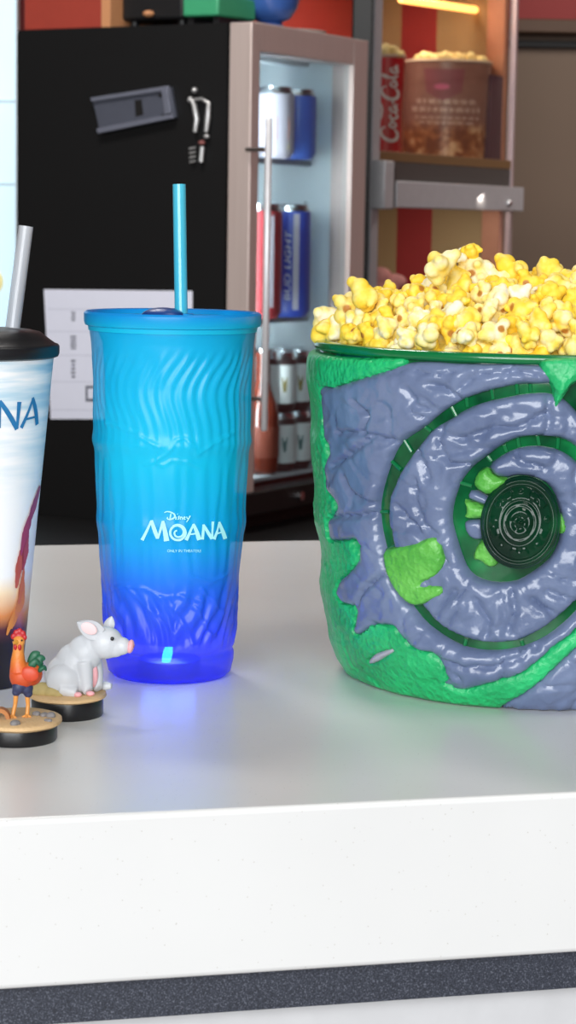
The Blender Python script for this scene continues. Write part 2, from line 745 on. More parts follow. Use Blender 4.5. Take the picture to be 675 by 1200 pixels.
z_sh1 = on_depth(345, 187, 0.08)[1]
z_sh2 = on_depth(340, 371, 0.08)[1]
M_WIRE = mat('grey_coated_wire', (128, 142, 150), 0.4, metal=0.3)
for zc in (z_sh1, z_sh2):
    sg = G()
    sg.box((x0 + t_ + 0.001, y0 + 0.035, zc - 0.010), (x1 - t_ - 0.014, y0 + 0.041, zc - 0.0008), ff)
    sg.box((x0 + t_ + 0.001, y1 - 0.05, zc - 0.010), (x1 - t_ - 0.014, y1 - 0.044, zc - 0.0008), ff)
    n_ = 18
    for i in range(n_):
        a_ = x0 + t_ + 0.008 + (x1 - x0 - 2 * t_ - 0.03) * i / (n_ - 1)
        sg.box((a_ - 0.0015, y0 + 0.035, zc - 0.005), (a_ + 0.0015, y1 - 0.044, zc - 0.0008), ff)
    obj('shelf', sg, M_WIRE, fr)
z_fl = z0 + t_ + 0.0005
# interior lamp housing
obj('interior_lamp', G().box((x0 + 0.06, y0 + 0.02, z1 - t_ - 0.014), (x1 - 0.06, y0 + 0.05, z1 - t_ - 0.001), ff),
    mat('white_lamp_cover', (225, 235, 240), 0.4), fr)

# ---- drinks
M_ALU = mat('can_aluminium', (205, 208, 212), 0.25, metal=1.0)


def can_prof(R, H):
    return [(0.001, 0.003), (R * 0.72, 0.003), (R * 0.78, 0), (R * 0.84, 0.002), (R, 0.012), (R, H - 0.018), (R * 0.97, H - 0.012),
            (R * 0.84, H - 0.003), (R * 0.86, H), (R * 0.80, H - 0.001), (R * 0.78, H - 0.006), (0.001, H - 0.006)]


def drink_can(px, py_base_z, b, R, H, m, label, group, cat='can', bands=()):
    """stands on height c=py_base_z, at pixel column px and depth b"""
    zpix = py_base_z
    # solve along-door position from pixel column
    lo_, hi_ = 0.0, FW
    for _ in range(40):
        mid = 0.5 * (lo_ + hi_)
        P_ = ff(mid, b, zpix)
        q = P_ - EYE
        x_ = W_PX / 2 + F_PX * (q @ _R) / (q @ _F)
        if x_ < px: lo_ = mid
        else: hi_ = mid
    a = 0.5 * (lo_ + hi_)
    a = min(max(a, x0 + t_ + R + 0.002), x1 - t_ - R - 0.015)
    P_ = ff(a, b, zpix)
    r = thing('drink_can' if cat == 'can' else 'beer_bottle', label, cat, P_, group)
    pr = can_prof(R, H)
    body_ = [q for q in pr if True]
    obj('can_body', G().lathe([(q[0], P_[2] + q[1]) for q in pr[:7]], P_[:2], 40, close=False), m, r)
    obj('can_end', G().lathe([(q[0], P_[2] + q[1]) for q in pr[6:]], P_[:2], 40, close=False), M_ALU, r)
    return r, P_


def rowmap(P, R, th0=0.0):
    return lambda s, t, h=0.0004: V3(P[0] + (R + h) * math.sin(s / R + th0), P[1] - (R + h) * math.cos(s / R + th0), t)


M_BLUE = mat('blue_can_print', (44, 84, 184), 0.35)
M_BLUE2 = mat('royal_blue_can_print', (74, 116, 208), 0.35)
M_PALE = mat('pale_can_print', (205, 200, 212), 0.35)
M_REDCAN = mat('red_can_print', (170, 60, 66), 0.35)
M_WHITE = mat('white_print', (232, 234, 238), 0.5, vary=0.02)
M_ORANGE = mat('orange_print', (214, 130, 90), 0.5)
M_YELLOW = mat('yellow_print', (220, 205, 90), 0.5)

rc, P1 = drink_can(348, z_sh1, 0.078, 0.033, 0.122, M_BLUE2, 'royal blue drink can on the top fridge shelf', 'cans on the top fridge shelf')
rc, P2 = drink_can(322, z_sh1, 0.078, 0.033, 0.122, M_PALE, 'pale lilac drink can on the top fridge shelf, behind the handle', 'cans on the top fridge shelf')
w = rowmap(P2, 0.033, 0.45)
g = G(); g.add([w(-0.012, P2[2] + 0.03), w(0.012, P2[2] + 0.03), w(0.012, P2[2] + 0.07), w(-0.012, P2[2] + 0.07)], [(0, 1, 2, 3)])
obj('label_patch', g, M_ORANGE, rc)
g = G(); g.add([w(-0.012, P2[2] + 0.015), w(0.012, P2[2] + 0.015), w(0.012, P2[2] + 0.024), w(-0.012, P2[2] + 0.024)], [(0, 1, 2, 3)])
obj('label_patch', g, M_YELLOW, rc)
# tall lager can with the upright lettering
H_T, R_T = 0.198, 0.0345
rc, P3 = drink_can(340, z_sh2, 0.080, R_T, H_T, M_BLUE, 'tall blue lager can with upright white lettering on middle fridge shelf', 'tall cans on the middle fridge shelf')


def px_to_theta(P, R, px, py):
    return Rev(P[:2], [(P[2], R), (P[2] + 0.4, R)]).hit(px, py)


def strip(g, P, R, th0, th1, za, zb_, off=0.0003, n=8):
    vs, fs = [], []
    for i in range(n + 1):
        th = th0 + (th1 - th0) * i / n
        for z in (za, zb_):
            vs.append((P[0] + (R + off) * math.sin(th), P[1] - (R + off) * math.cos(th), z))
    for i in range(n):
        fs.append((2 * i, 2 * i + 2, 2 * i + 3, 2 * i + 1))
    g.add(vs, fs)


ta = px_to_theta(P3, R_T, 343.5, 300)[0]; tb = px_to_theta(P3, R_T, 350.5, 300)[0]
g = G(); strip(g, P3, R_T, ta, tb, P3[2] + 0.013, P3[2] + H_T - 0.016)
obj('white_stripe', g, M_PALE, rc)
vs, fs = text_shape('BUD LIGHT', 1.0, 0.15)
wid = vs[:, 0].max(); hei = 0.72
ztx0 = P3[2] + 0.028; Lz = 0.125
tc = px_to_theta(P3, R_T, 337, 300)[0]; th_h = 0.011 / R_T
g = G()
g.add([(P3[0] + (R_T + .0005) * math.sin(tc + th_h / 2 - th_h * y / hei), P3[1] - (R_T + .0005) * math.cos(tc + th_h / 2 - th_h * y / hei), ztx0 + Lz * x / wid) for x, y in vs], fs)
obj('lettering', g, M_WHITE, rc)
rc, P4 = drink_can(306, z_sh2, 0.080, R_T, H_T, M_REDCAN, 'tall red can with pale stripe left of the blue lager can', 'tall cans on the middle fridge shelf')
ta = px_to_theta(P4, R_T, 316, 300)[0]; tb = px_to_theta(P4, R_T, 321, 300)[0]
g = G(); strip(g, P4, R_T, ta - 0.1, tb, P4[2] + 0.02, P4[2] + H_T - 0.02)
obj('white_stripe', g, M_PALE, rc)

# squat cans with white labels in two stacked layers, and an amber bottle
M_DKCAN = mat('dark_brown_can_print', (62, 52, 52), 0.35)
M_LAB = mat('white_can_label', (236, 240, 238), 0.5)
M_GOLD = mat('gold_print', (150, 140, 84), 0.45)
hc = 0.106
places = [('left', 326, 0.080), ('middle', 344.5, 0.080), ('right', 368, 0.125)]
for lay in (0, 1):
    for nm, px_, b_ in places:
        zc = z_fl + lay * (hc + 0.0005)
        where = 'lower' if lay == 0 else 'upper'
        rc, Pc = drink_can(px_, zc, b_, 0.031, hc, M_DKCAN, 'dark can with white label, %s of the %s layer on the fridge floor' % (nm, where), 'white labelled cans on the fridge floor')
        g = G(); strip(g, Pc, 0.031, -1.6, 2.2, Pc[2] + 0.016, Pc[2] + hc - 0.022, n=28)
        lb = obj('can_label', g, M_LAB, rc)
        th = 0.35
        g = G()
        w = rowmap(Pc, 0.031, th)
        g.add([w(-0.006, Pc[2] + 0.062, .0007), w(0.006, Pc[2] + 0.062, .0007), w(0.003, Pc[2] + 0.036, .0007), w(-0.002, Pc[2] + 0.036, .0007)], [(0, 1, 2, 3)])
        obj('emblem', g, M_GOLD if lay else mat('teal_print', (84, 130, 128), 0.5), lb)

M_AMBER = mat('amber_bottle_glass', (120, 52, 36), 0.12, coat=0.4)
M_RUST = mat('rust_bottle_label', (140, 70, 52), 0.5)
lo_ = on_front(308, 560, 0.075)
Pb = ff(max(lo_[0], x0 + t_ + 0.034), 0.078, z_fl)
bt = thing('beer_bottle', 'amber beer bottle low in the fridge behind the door handle', 'bottle', Pb)
pr = [(0.001, 0.004), (0.024, 0.001), (0.029, 0.006), (0.030, 0.02), (0.030, 0.105), (0.026, 0.125), (0.016, 0.148), (0.0128, 0.165), (0.0125, 0.205), (0.0138, 0.208), (0.0138, 0.214)]
obj('bottle_body', G().lathe([(r, Pb[2] + z) for r, z in pr], Pb[:2], 36), M_AMBER, bt)
obj('bottle_cap', G().lathe([(0.0142, Pb[2] + 0.2145), (0.0148, Pb[2] + 0.217), (0.0140, Pb[2] + 0.221), (0.004, Pb[2] + 0.222)], Pb[:2], 30), M_ALU, bt)
g = G(); strip(g, Pb, 0.030, -1.8, 2.0, Pb[2] + 0.03, Pb[2] + 0.085, n=24)
obj('bottle_label', g, M_RUST, bt)

# ---- things fixed to the fridge side (plane a = 0)


def sp_(px, py, off=0.0):
    b, c = on_side(px, py)
    return ff(-off, b, c)


def side_prism(g, pts, o0, o1):
    A = [sp_(x, y, o0) for x, y in pts]; B = [sp_(x, y, o1) for x, y in pts]
    n = len(pts)
    g.add(A + B, [tuple(range(n)), tuple(range(2 * n - 1, n - 1, -1))] + [(i, (i + 1) % n, n + (i + 1) % n, n + i) for i in range(n)])
    return g


M_PAPER = mat('white_paper', (232, 234, 250), 0.7, vary=0.02)
M_INK = mat('faded_ink', (104, 106, 120), 0.8)
pp = tag(obj('paper_notice', side_prism(G(), [(52, 339), (226, 341), (226, 491), (60, 491)], 0.0006, 0.0016), M_PAPER, loc=sp_(140, 415), smooth=0), 'white paper notice taped to black fridge side behind the blue tumbler', 'notice')
for (xa, ya, xb, yb) in ((84, 365, 89, 377), (83, 393, 90, 410), (84, 421, 89, 444)):
    g = G()
    nn_ = 5
    for i in range(nn_):
        yy = ya + (yb - ya) * (i + 0.15) / nn_; y2 = ya + (yb - ya) * (i + 0.7) / nn_
        xo = (0, 1, 0.5, 0, 1)[i] * 0.8
        side_prism(g, [(xa + xo, yy), (xb - 0.4 * xo, yy), (xb - 0.4 * xo, y2), (xa + xo, y2)], 0.0017, 0.0020)
    obj('printed_line', g, M_INK, pp, smooth=0)
g = G()
side_prism(g, [(101, 452), (112, 452), (112, 455), (101, 455)], 0.0017, 0.002)
side_prism(g, [(101, 455), (103.5, 455), (103.5, 467), (101, 467)], 0.0017, 0.002)
side_prism(g, [(101, 467), (112, 467), (112, 470.5), (101, 470.5)], 0.0017, 0.002)
obj('printed_box', g, M_INK, pp, smooth=0)
g = G()
for y_ in (362, 388, 416, 447, 480):
    side_prism(g, [(56, y_), (224, y_ + 1), (224, y_ + 1.5), (56, y_ + 0.5)], 0.0017, 0.0019)
obj('ruled_line', g, mat('pale_ruling', (186, 188, 206), 0.7), pp, smooth=0)

M_GUN = mat('grey_gunmetal', (94, 98, 112), 0.4, metal=0.4)
M_GUN2 = mat('light_gunmetal', (126, 130, 146), 0.35, metal=0.4)
wb = thing('wall_bottle_opener', 'grey metal box with a dark slot fixed to the black fridge side', 'opener', sp_(160, 130, 0.01))
obj('back_plate', side_prism(G(), [(112, 116), (203, 102), (209, 138), (121, 156)], 0.0005, 0.010), M_GUN, wb, bevel=0.001)
g = G()
side_prism(g, [(112, 115), (203, 101), (204, 106), (113.5, 120)], 0.0105, 0.016)
side_prism(g, [(119, 151), (207, 134), (209, 139), (121, 157)], 0.0105, 0.016)
side_prism(g, [(196, 107), (203.5, 106), (207, 133), (200, 135)], 0.0105, 0.018)
obj('raised_rim', g, M_GUN2, wb, bevel=0.0008)
obj('slot', side_prism(G(), [(162, 118), (170, 117), (172, 135), (163, 137)], 0.0102, 0.0108), M_BLACK, wb, smooth=0)
for x_, y_ in ((192, 112), (195, 136)):
    obj('screw', G().tube([sp_(x_, y_, 0.010), sp_(x_, y_, 0.0125)], 0.003, 12), M_BLACK, wb)

kh = thing('hanging_bottle_openers', 'bunch of steel bottle openers hanging on the black fridge side', 'openers', sp_(237, 140, 0.005))
M_SIL = mat('bright_steel', (205, 205, 205), 0.3, metal=0.6)
obj('magnet_hook', G().ell(sp_(231, 106, 0.008), (0.005, 0.005, 0.005), 14, 8), M_SIL, kh)
obj('magnet_hook', G().ell(sp_(226, 117, 0.008), (0.005, 0.005, 0.005), 14, 8), M_SIL, kh)
obj('opener_bar', G().tube([sp_(228, 117, 0.009), sp_(231, 124, 0.009), sp_(234, 140, 0.009), sp_(232, 155, 0.009)], [0.003, 0.0042, 0.0046, 0.0036], 10), M_SIL, kh)
obj('opener_bar', G().tube([sp_(231, 117, 0.009), sp_(240, 116, 0.009), sp_(248, 121, 0.009), sp_(247, 138, 0.009), sp_(245, 155, 0.009)], [0.002, 0.0024, 0.0038, 0.0046, 0.0036], 10), M_SIL, kh)
obj('ring', G().ell(sp_(245.5, 160, 0.009), (0.005, 0.005, 0.004), 14, 8), M_SIL, kh)
obj('red_bead', G().ell(sp_(240, 167.5, 0.009), (0.006, 0.006, 0.004), 14, 8), mat('dull_red_plastic', (140, 84, 80), 0.4), kh)
obj('opener_bar', G().tube([sp_(240.5, 172, 0.009), sp_(239, 190, 0.009)], [0.004, 0.004], 10), M_SIL, kh)
for i in range(4):
    y_ = 173 + i * 5.2
    obj('tooth', G().tube([sp_(225 + 0.2 * i, y_ + 1.5, 0.008), sp_(232, y_, 0.008)], 0.0018, 8), M_SIL, kh)

# ---- on top of the fridge
ztop = FZ + FH


def top_pt(px, b):
    """point on the fridge top at pixel column px, depth b"""
    a = on_front(px, 24, b)[0]
    return ff(a, b, FH)


M_REDBOX = mat('matt_red_card', (158, 58, 44), 0.6)
M_TAN = mat('tan_wood', (200, 140, 96), 0.6)
b0 = on_side(24, 25)[0]; b1 = on_side(115, 25)[0]; b2 = on_side(126, 25)[0]
rx = thing('red_box', 'matt red box with tan edge on the fridge top, at its far left', 'box', ff(0.06, (b0 + b1) / 2, FH))
obj('box_body', G().box((0.01, b1, FH + 0.0005), (0.20, min(b0, FD - 0.002), FH + 0.16), ff), M_REDBOX, rx, bevel=0.002)
obj('edge_strip', G().box((0.008, b2, FH + 0.0005), (0.20, b1 - 0.0004, FH + 0.165), ff), M_TAN, rx, bevel=0.001)
M_EQ = mat('black_equipment', (24, 24, 26), 0.45)
M_GREEN = mat('green_plastic', (60, 158, 112), 0.5)
b3 = on_side(127, 25)[0]; b4 = on_side(203, 25)[0]
eq = thing('black_device', 'black boxy device between the red box and blue bowl on the fridge', 'device', ff(0.1, (b3 + b4) / 2, FH))
obj('housing', G().box((0.03, b4, FH + 0.012), (0.22, b3 - 0.006, FH + 0.13), ff), M_EQ, eq, bevel=0.006)
for bb_ in (b4 + 0.015, b3 - 0.02):
    obj('foot', G().tube([ff(0.05, bb_, FH), ff(0.05, bb_, FH + 0.0125)], 0.008, 14), M_EQ, eq)
    obj('foot', G().tube([ff(0.2, bb_, FH), ff(0.2, bb_, FH + 0.0125)], 0.008, 14), M_EQ, eq)
obj('knob', G().ell(ff(0.024, (b3 + b4) / 2, FH + 0.022), (0.010, 0.010, 0.006), 16, 10), M_TAN, eq)
b5 = on_side(206, 12)[0]; b6 = on_side(248, 12)[0]
gb_ = thing('green_tray', 'small green plastic tray on dark feet on the fridge top', 'tray', ff(0.08, (b5 + b6) / 2, FH))
obj('tray_body', G().box((0.02, b6, FH + 0.014), (0.14, b5, FH + 0.05), ff), M_GREEN, gb_, bevel=0.004)
for bb_ in (b5 - 0.01, b6 + 0.01):
    obj('foot', G().box((0.03, bb_ - 0.006, FH + 0.0003), (0.13, bb_ + 0.006, FH + 0.0142), ff), M_EQ, gb_)
# blue bowl on a white plate
M_BOWL = mat('glazed_blue', (58, 96, 168), 0.3, coat=0.3)
bp = top_pt(317, 0.075)
hz = ztop + 0.001
plate = tag(obj('white_plate', G().lathe([(0.001, hz), (0.045, hz), (0.072, hz + 0.006), (0.074, hz + 0.008), (0.045, hz + 0.004), (0.001, hz + 0.003)], top_pt(334, 0.10)[:2], 48), mat('white_ceramic', (214, 206, 198), 0.3), loc=top_pt(334, 0.10)), 'flat white plate lying under the blue bowl on the fridge', 'plate')
pz = ztop + 0.0052
bowl = thing('blue_bowl', 'glazed blue footed bowl on the fridge top, above the steel door', 'bowl', (bp[0], bp[1], pz))
obj('bowl_body', G().lathe([(0.001, pz + 0.010), (0.018, pz + 0.010), (0.034, pz + 0.018), (0.046, pz + 0.035), (0.052, pz + 0.06), (0.053, pz + 0.075), (0.050, pz + 0.075), (0.043, pz + 0.035), (0.001, pz + 0.016)], bp[:2], 48), M_BOWL, bowl)
obj('foot_ring', G().lathe([(0.022, pz), (0.024, pz + 0.004), (0.019, pz + 0.0098), (0.001, pz + 0.0098), (0.001, pz)], bp[:2], 40), M_BOWL, bowl)

# ------------------------------------------------------------------ wall and post behind the fridge
struct(obj('wall_centre', G().box((-1.2, 5.45, 0), (0.26, 5.55, 2.75)), M_RED))
xa = at_y(413, 30, 4.42)[0]; xb = at_y(437, 30, 4.42)[0]
tag(obj('black_post', G().box((xa, 4.42, FZ), (xb, 4.47, 2.75)), M_BLACK, loc=((xa + xb) / 2, 4.445, FZ), bevel=0.003), 'tall black post between the fridge and the popcorn warmer', 'post', kind='thing')

# bright lit panel at the far left
M_LIT = None
m, nt, p = new_mat('lit_pale_blue_panel')
f = noise_fac(nt, 2.2, 2)
c = mixc(nt, f, lin((176, 216, 234)), lin((226, 244, 252)))
nt.links.new(c, p.inputs['Base Color']); nt.links.new(c, p.inputs['Emission Color'])
p.inputs['Emission Strength'].default_value = 0.55
M_LIT = m
yl = 4.25
xr = at_y(21, 150, yl)[0]
zt = 2.3; zb_ = at_y(10, 470, yl)[2]
lp_ = thing('lit_menu_panel', 'glowing pale blue panel at the left beyond the black fridge', 'panel', (xr - 0.35, yl, zb_))
obj('screen', G().box((xr - 0.7, yl - 0.01, zb_), (xr - 0.004, yl + 0.03, zt)), M_LIT, lp_)
obj('frame', G().box((xr - 0.0035, yl - 0.012, zb_), (xr, yl + 0.03, zt)), mat('white_frame', (216, 230, 238), 0.4), lp_)
g = G()
for yy in (119, 216):
    za = at_y(10, yy, yl)[2]
    g.box((xr - 0.7, yl - 0.0125, za - 0.002), (xr - 0.004, yl - 0.0105, za + 0.002))
obj('divider', g, mat('pale_divider', (206, 226, 236), 0.4), lp_)
za = at_y(0, 330, yl)
g = G(); g.ell((za[0] - 0.025, yl - 0.012, za[2]), (0.033, 0.003, 0.03), 24, 10)
obj('printed_patch', g, mat('cream_yellow_print', (236, 224, 160), 0.5, emit=(236, 224, 160), es=0.3), lp_)
obj('stand', G().box((xr - 0.5, yl + 0.031, 0), (xr - 0.2, yl + 0.07, zt - 0.2)), M_BLACK, lp_)

# ------------------------------------------------------------------ popcorn warmer
WO = at_y(438, 180, 4.55)


def wf(a, b, c):
    return V3(WO[0], WO[1], 0) + a * fu + b * fv + V3(0, 0, c)


def on_w(px, py, b=0.0):
    P0 = V3(WO[0], WO[1], 0)
    q = on_plane(px, py, P0 + b * fv, fv) - P0
    return float(q @ fu), float(q[2])


WW = on_w(601, 180)[0]


def on_ws(px, py, a):
    P0 = V3(WO[0], WO[1], 0)
    q = on_plane(px, py, P0 + a * fu, fu) - P0
    return float(q @ fv), float(q[2])


print('WARMER', WO, WW)
M_GREY = mat('grey_painted_metal', (182, 182, 186), 0.45, metal=0.1)
M_DGREY = mat('dark_grey_metal', (84, 82, 80), 0.45, metal=0.2)
M_TANM = mat('bronze_shelf_edge', (128, 100, 68), 0.45, metal=0.2)
M_POST = mat('copper_toned_post', (196, 136, 108), 0.4, metal=0.2)
z_s1 = on_w(450, 177)[1]; z_s2 = on_w(450, 189)[1]; z_s3 = on_w(450, 214)[1]; z_s4 = on_w(450, 243)[1]
z_wt = on_w(450, 2)[1] + 0.12
DW = 0.42
z_w0 = on_w(450, 345)[1] - 0.02
wm = thing('popcorn_warmer', 'glass fronted popcorn warmer with grey shelf and heat lamp', 'warmer', wf(WW / 2, DW / 2, FZ))
# stand legs down to the bar
obj('base_box', G().box((0, 0, FZ + 0.001), (WW, DW, z_w0), wf), M_DGREY, wm, bevel=0.004)
aL0, aL1 = on_w(432, 300)[0], on_w(440.5, 300)[0]
obj('post', G().box((aL0, -0.004, z_w0), (aL1, 0.02, z_wt), wf), M_GREY, wm, bevel=0.001)
pr0, pr1 = WW - 0.115, WW - 0.012
qa, qb = on_ws(592, 50, WW - 0.03)[0], on_ws(571, 50, WW - 0.03)[0]
print('POST b', qa, qb, WW, [on_ws(x_, 200, WW - 0.02)[0] for x_ in (440, 466, 507, 571)])
obj('post', G().box((WW - 0.034, qa, z_w0), (WW - 0.012, qb, z_wt), wf), M_POST, wm, bevel=0.002)
obj('edge_strip', G().box((WW - 0.012, -0.004, z_w0), (WW, 0.010, z_wt), wf), mat('pale_edge_metal', (196, 176, 178), 0.3, metal=0.5), wm, bevel=0.001)
sh = obj('shelf', G().box((aL1, -0.002, z_s2 + 0.001), (WW, DW, z_s1), wf), M_TANM, wm, bevel=0.001)
obj('shelf_underside', G().box((aL1 + 0.01, -0.001, z_s3), (WW, DW - 0.03, z_s2 + 0.0005), wf), M_DGREY, sh)
obj('front_rail', G().box((aL1 + 0.03, -0.03, z_s4), (WW + 0.002, -0.0015, z_s3 + 0.004), wf), M_GREY, sh, bevel=0.002)
obj('end_bracket', G().box((aL0 - 0.004, -0.036, z_s4 - 0.004), (aL1 + 0.006, -0.005, z_s2), wf), M_GREY, sh, bevel=0.003)
obj('end_bracket', G().box((aL1 + 0.008, -0.028, z_s4), (aL1 + 0.026, -0.003, z_s2 - 0.01), wf), M_BLACK, sh, bevel=0.002)
q = on_w(596, 238, -0.031)
obj('screw', G().ell(wf(q[0], -0.031, q[1]), (0.008, 0.008, 0.008), 14, 8), M_CHROME, sh)
obj('roof_panel', G().box((aL0, -0.004, z_wt), (WW, DW, z_wt + 0.03), wf), M_GREY, wm, bevel=0.002)
# striped back panel (red and cream stripes)
m, nt, p = new_mat('red_and_cream_stripes')
at_ = N(nt, 'ShaderNodeAttribute'); at_.attribute_name = 'stripe'
nt.links.new(mixc(nt, at_.outputs['Fac'], lin((166, 138, 98)), lin((158, 50, 48))), p.inputs['Base Color'])
p.inputs['Roughness'].default_value = 0.5
M_STRIPE = m
xs_ = [605, 571, 507, 466, 380]
bs_ = [on_ws(x_, 230, WW - 0.011)[0] for x_ in xs_]
bs_[0] = qb - 0.02; bs_[-1] = DW
g = G(); attr = []
for i in range(4):
    g.box((WW - 0.011, bs_[i], z_w0), (WW - 0.003, bs_[i + 1] - 0.0001, z_wt), wf)
    attr += [1.0 if i in (2,) else (0.75 if i == 0 else 0.0)] * 6
g.box((aL0, DW - 0.008, z_w0), (WW - 0.012, DW, z_wt), wf); attr += [1.0] * 6
o = obj('striped_side_panel', g, M_STRIPE, wm, smooth=0)
av = o.data.attributes.new('stripe', 'FLOAT', 'FACE')
for i, a_ in enumerate(attr[:len(o.data.polygons)]):
    av.data[i].value = a_
obj('glass_front', G().box((aL1 + 0.001, 0.004, z_s1 + 0.0005), (WW - 0.013, 0.008, z_wt - 0.001), wf), glass_mat('warmer_glass', (240, 238, 234), 0.03), wm, smooth=0)
# heat lamp
M_HOT = mat('glowing_heat_lamp', (255, 190, 110), 0.4, emit=(255, 176, 92), es=5.0)
la = on_w(470, -1, 0.10); lb = on_w(573, 16, 0.10)
lamp = obj('heat_lamp', G().tube([wf(la[0], 0.10, la[1]), wf(lb[0], 0.10, lb[1] + 0.004)], 0.008, 14), M_HOT, wm)
obj('lamp_reflector', G().box((aL1 + 0.02, 0.06, z_wt - 0.006), (WW - 0.09, 0.14, z_wt - 0.0005), wf), mat('copper_reflector', (178, 120, 80), 0.35, metal=0.5), wm)

# ---- tubs in the warmer
M_COKE = mat('bright_red_card', (196, 30, 44), 0.4)
M_POPB = mat('pale_popcorn', (250, 226, 160), 0.7, vary=0.15, scale=90)


def tub(name, label, cat, px0, px1, py_top, b, m, R_ratio=0.86, rim=(224, 204, 184)):
    al = on_w(0.5 * (px0 + px1), 177, b)[0]
    P_ = wf(al, b, z_s1 + 0.0005)
    dist = (P_ - EYE) @ _F
    R = 0.5 * (px1 - px0) / F_PX * dist
    q_ = at_y(0.5 * (px0 + px1), py_top, P_[1])
    H = q_[2] - P_[2]
    r = thing(name, label, cat, P_)
    z = P_[2]
    obj('tub_wall', G().lathe([(0.001, z), (R * R_ratio, z), (R, z + H), (R * 0.97, z + H), (R * R_ratio * 0.96, z + 0.004), (0.001, z + 0.004)], P_[:2], 56), m, r)
    obj('rolled_rim', G().lathe([(R + 0.0003, z + H - 0.004), (R + 0.003, z + H - 0.001), (R + 0.002, z + H + 0.003), (R * 0.975, z + H + 0.002), (R * 0.975, z + H - 0.004), (R + 0.0003, z + H - 0.004)], P_[:2], 56), mat('cream_rim', rim, 0.5), r)
    rv = Rev(P_[:2], [(z, R * R_ratio), (z + H, R)])
    return r, P_, R, H, rv


def lumps(name, label, P_, R, H, seed, n, hgt):
    rr = random.Random(seed)
    g = G()
    z = P_[2] + H
    g.lathe([(0.001, z - 0.012), (R * 0.94, z - 0.012), (R * 0.93, z - 0.004), (R * 0.5, z + hgt * 0.4), (0.001, z + hgt * 0.6)], P_[:2], 24)
    for i in range(n):
        a = rr.uniform(0, 2 * math.pi); d = R * 0.86 * math.sqrt(rr.random())
        g.ell((P_[0] + d * math.cos(a), P_[1] + d * math.sin(a), z + hgt * (0.5 - 0.5 * (d / R) ** 2) + rr.uniform(-0.002, 0.006)), [rr.uniform(0.007, 0.012) for _ in range(3)], 10, 7)
    return tag(obj(name, g, M_POPB, loc=P_), label, 'popcorn', kind='stuff')


rC, PC, RC, HC, rvC = tub('drink_cup', 'bright red paper cup with white script lettering in the warmer', 'cup', 431, 472, 66, 0.06, M_COKE, 0.80)
lumps('popcorn_heap', 'popcorn filling the red paper cup in the warmer', PC, RC, HC, 3, 26, 0.022)
M_TUB = None
m, nt, p = new_mat('brown_printed_tub')
f1 = noise_fac(nt, 38, 4)
sx = N(nt, 'ShaderNodeSeparateXYZ'); nt.links.new(coords(nt, 'Generated'), sx.inputs[0])
lowb = ramp(nt, sx.outputs['Z'], [(0.0, (1, 1, 1, 1)), (0.26, (1, 1, 1, 1)), (0.40, (0, 0, 0, 1))])
c1 = mixc(nt, f1, lin((132, 92, 84)), lin((156, 118, 108)))
c2 = ramp(nt, f1, [(0.40, lin((124, 72, 52))), (0.54, lin((168, 112, 76))), (0.66, lin((226, 190, 150)))])
nt.links.new(mixc(nt, lowb, c1, c2), p.inputs['Base Color'])
p.inputs['Roughness'].default_value = 0.3
M_TUB = m
rT, PT, RT, HT, rvT = tub('popcorn_tub', 'large brown printed popcorn tub with white print in the warmer', 'tub', 468, 573, 74, 0.12, M_TUB, 0.93)
lumps('popcorn_heap', 'popcorn heaped over the large brown tub in the warmer', PT, RT, HT, 5, 60, 0.028)
M_PUR = mat('dark_plum_card', (96, 66, 82), 0.5)
ca, cb = on_w(574, 140, 0.016)[0], on_w(590.5, 140, 0.016)[0]
zc1 = on_w(582, 90, 0.016)[1]
Pp = wf(0.5 * (ca + cb), 0.022, z_s1 + 0.0005)
crt = thing('plum_carton', 'narrow dark plum carton standing right of the brown tub in the warmer', 'carton', Pp)
obj('carton_body', G().box((ca, 0.014, z_s1 + 0.0005), (cb, 0.034, zc1), wf), M_PUR, crt, bevel=0.001)
obj('top_flap', G().box((ca + 0.001, 0.015, zc1 + 0.0002), (cb - 0.001, 0.033, zc1 + 0.003), wf), M_PUR, crt)

# white script on the red cup (runs upward)


def rv_place(rv, c_px, base=0.0006):
    """(x,y) given in image pixels -> point on the tub"""
    return None


def px_place(rv):
    def f(x, y, h=0.0006):
        th, z = rv.hit(x, y)
        return rv.at(th, z, h)
    return f


plC = px_place(rvC)


def script(g, paths, o, ux, uy, w, place, th=0.0008, n=2):
    """paths in a local em frame mapped by origin o and axes ux, uy (pixels)"""
    for pts, wk in paths:
        P = [np.asarray(o) + x * np.asarray(ux) + y * np.asarray(uy) for x, y in pts]
        add_stroke(g, P, [w * k for k in wk], place, n, th)


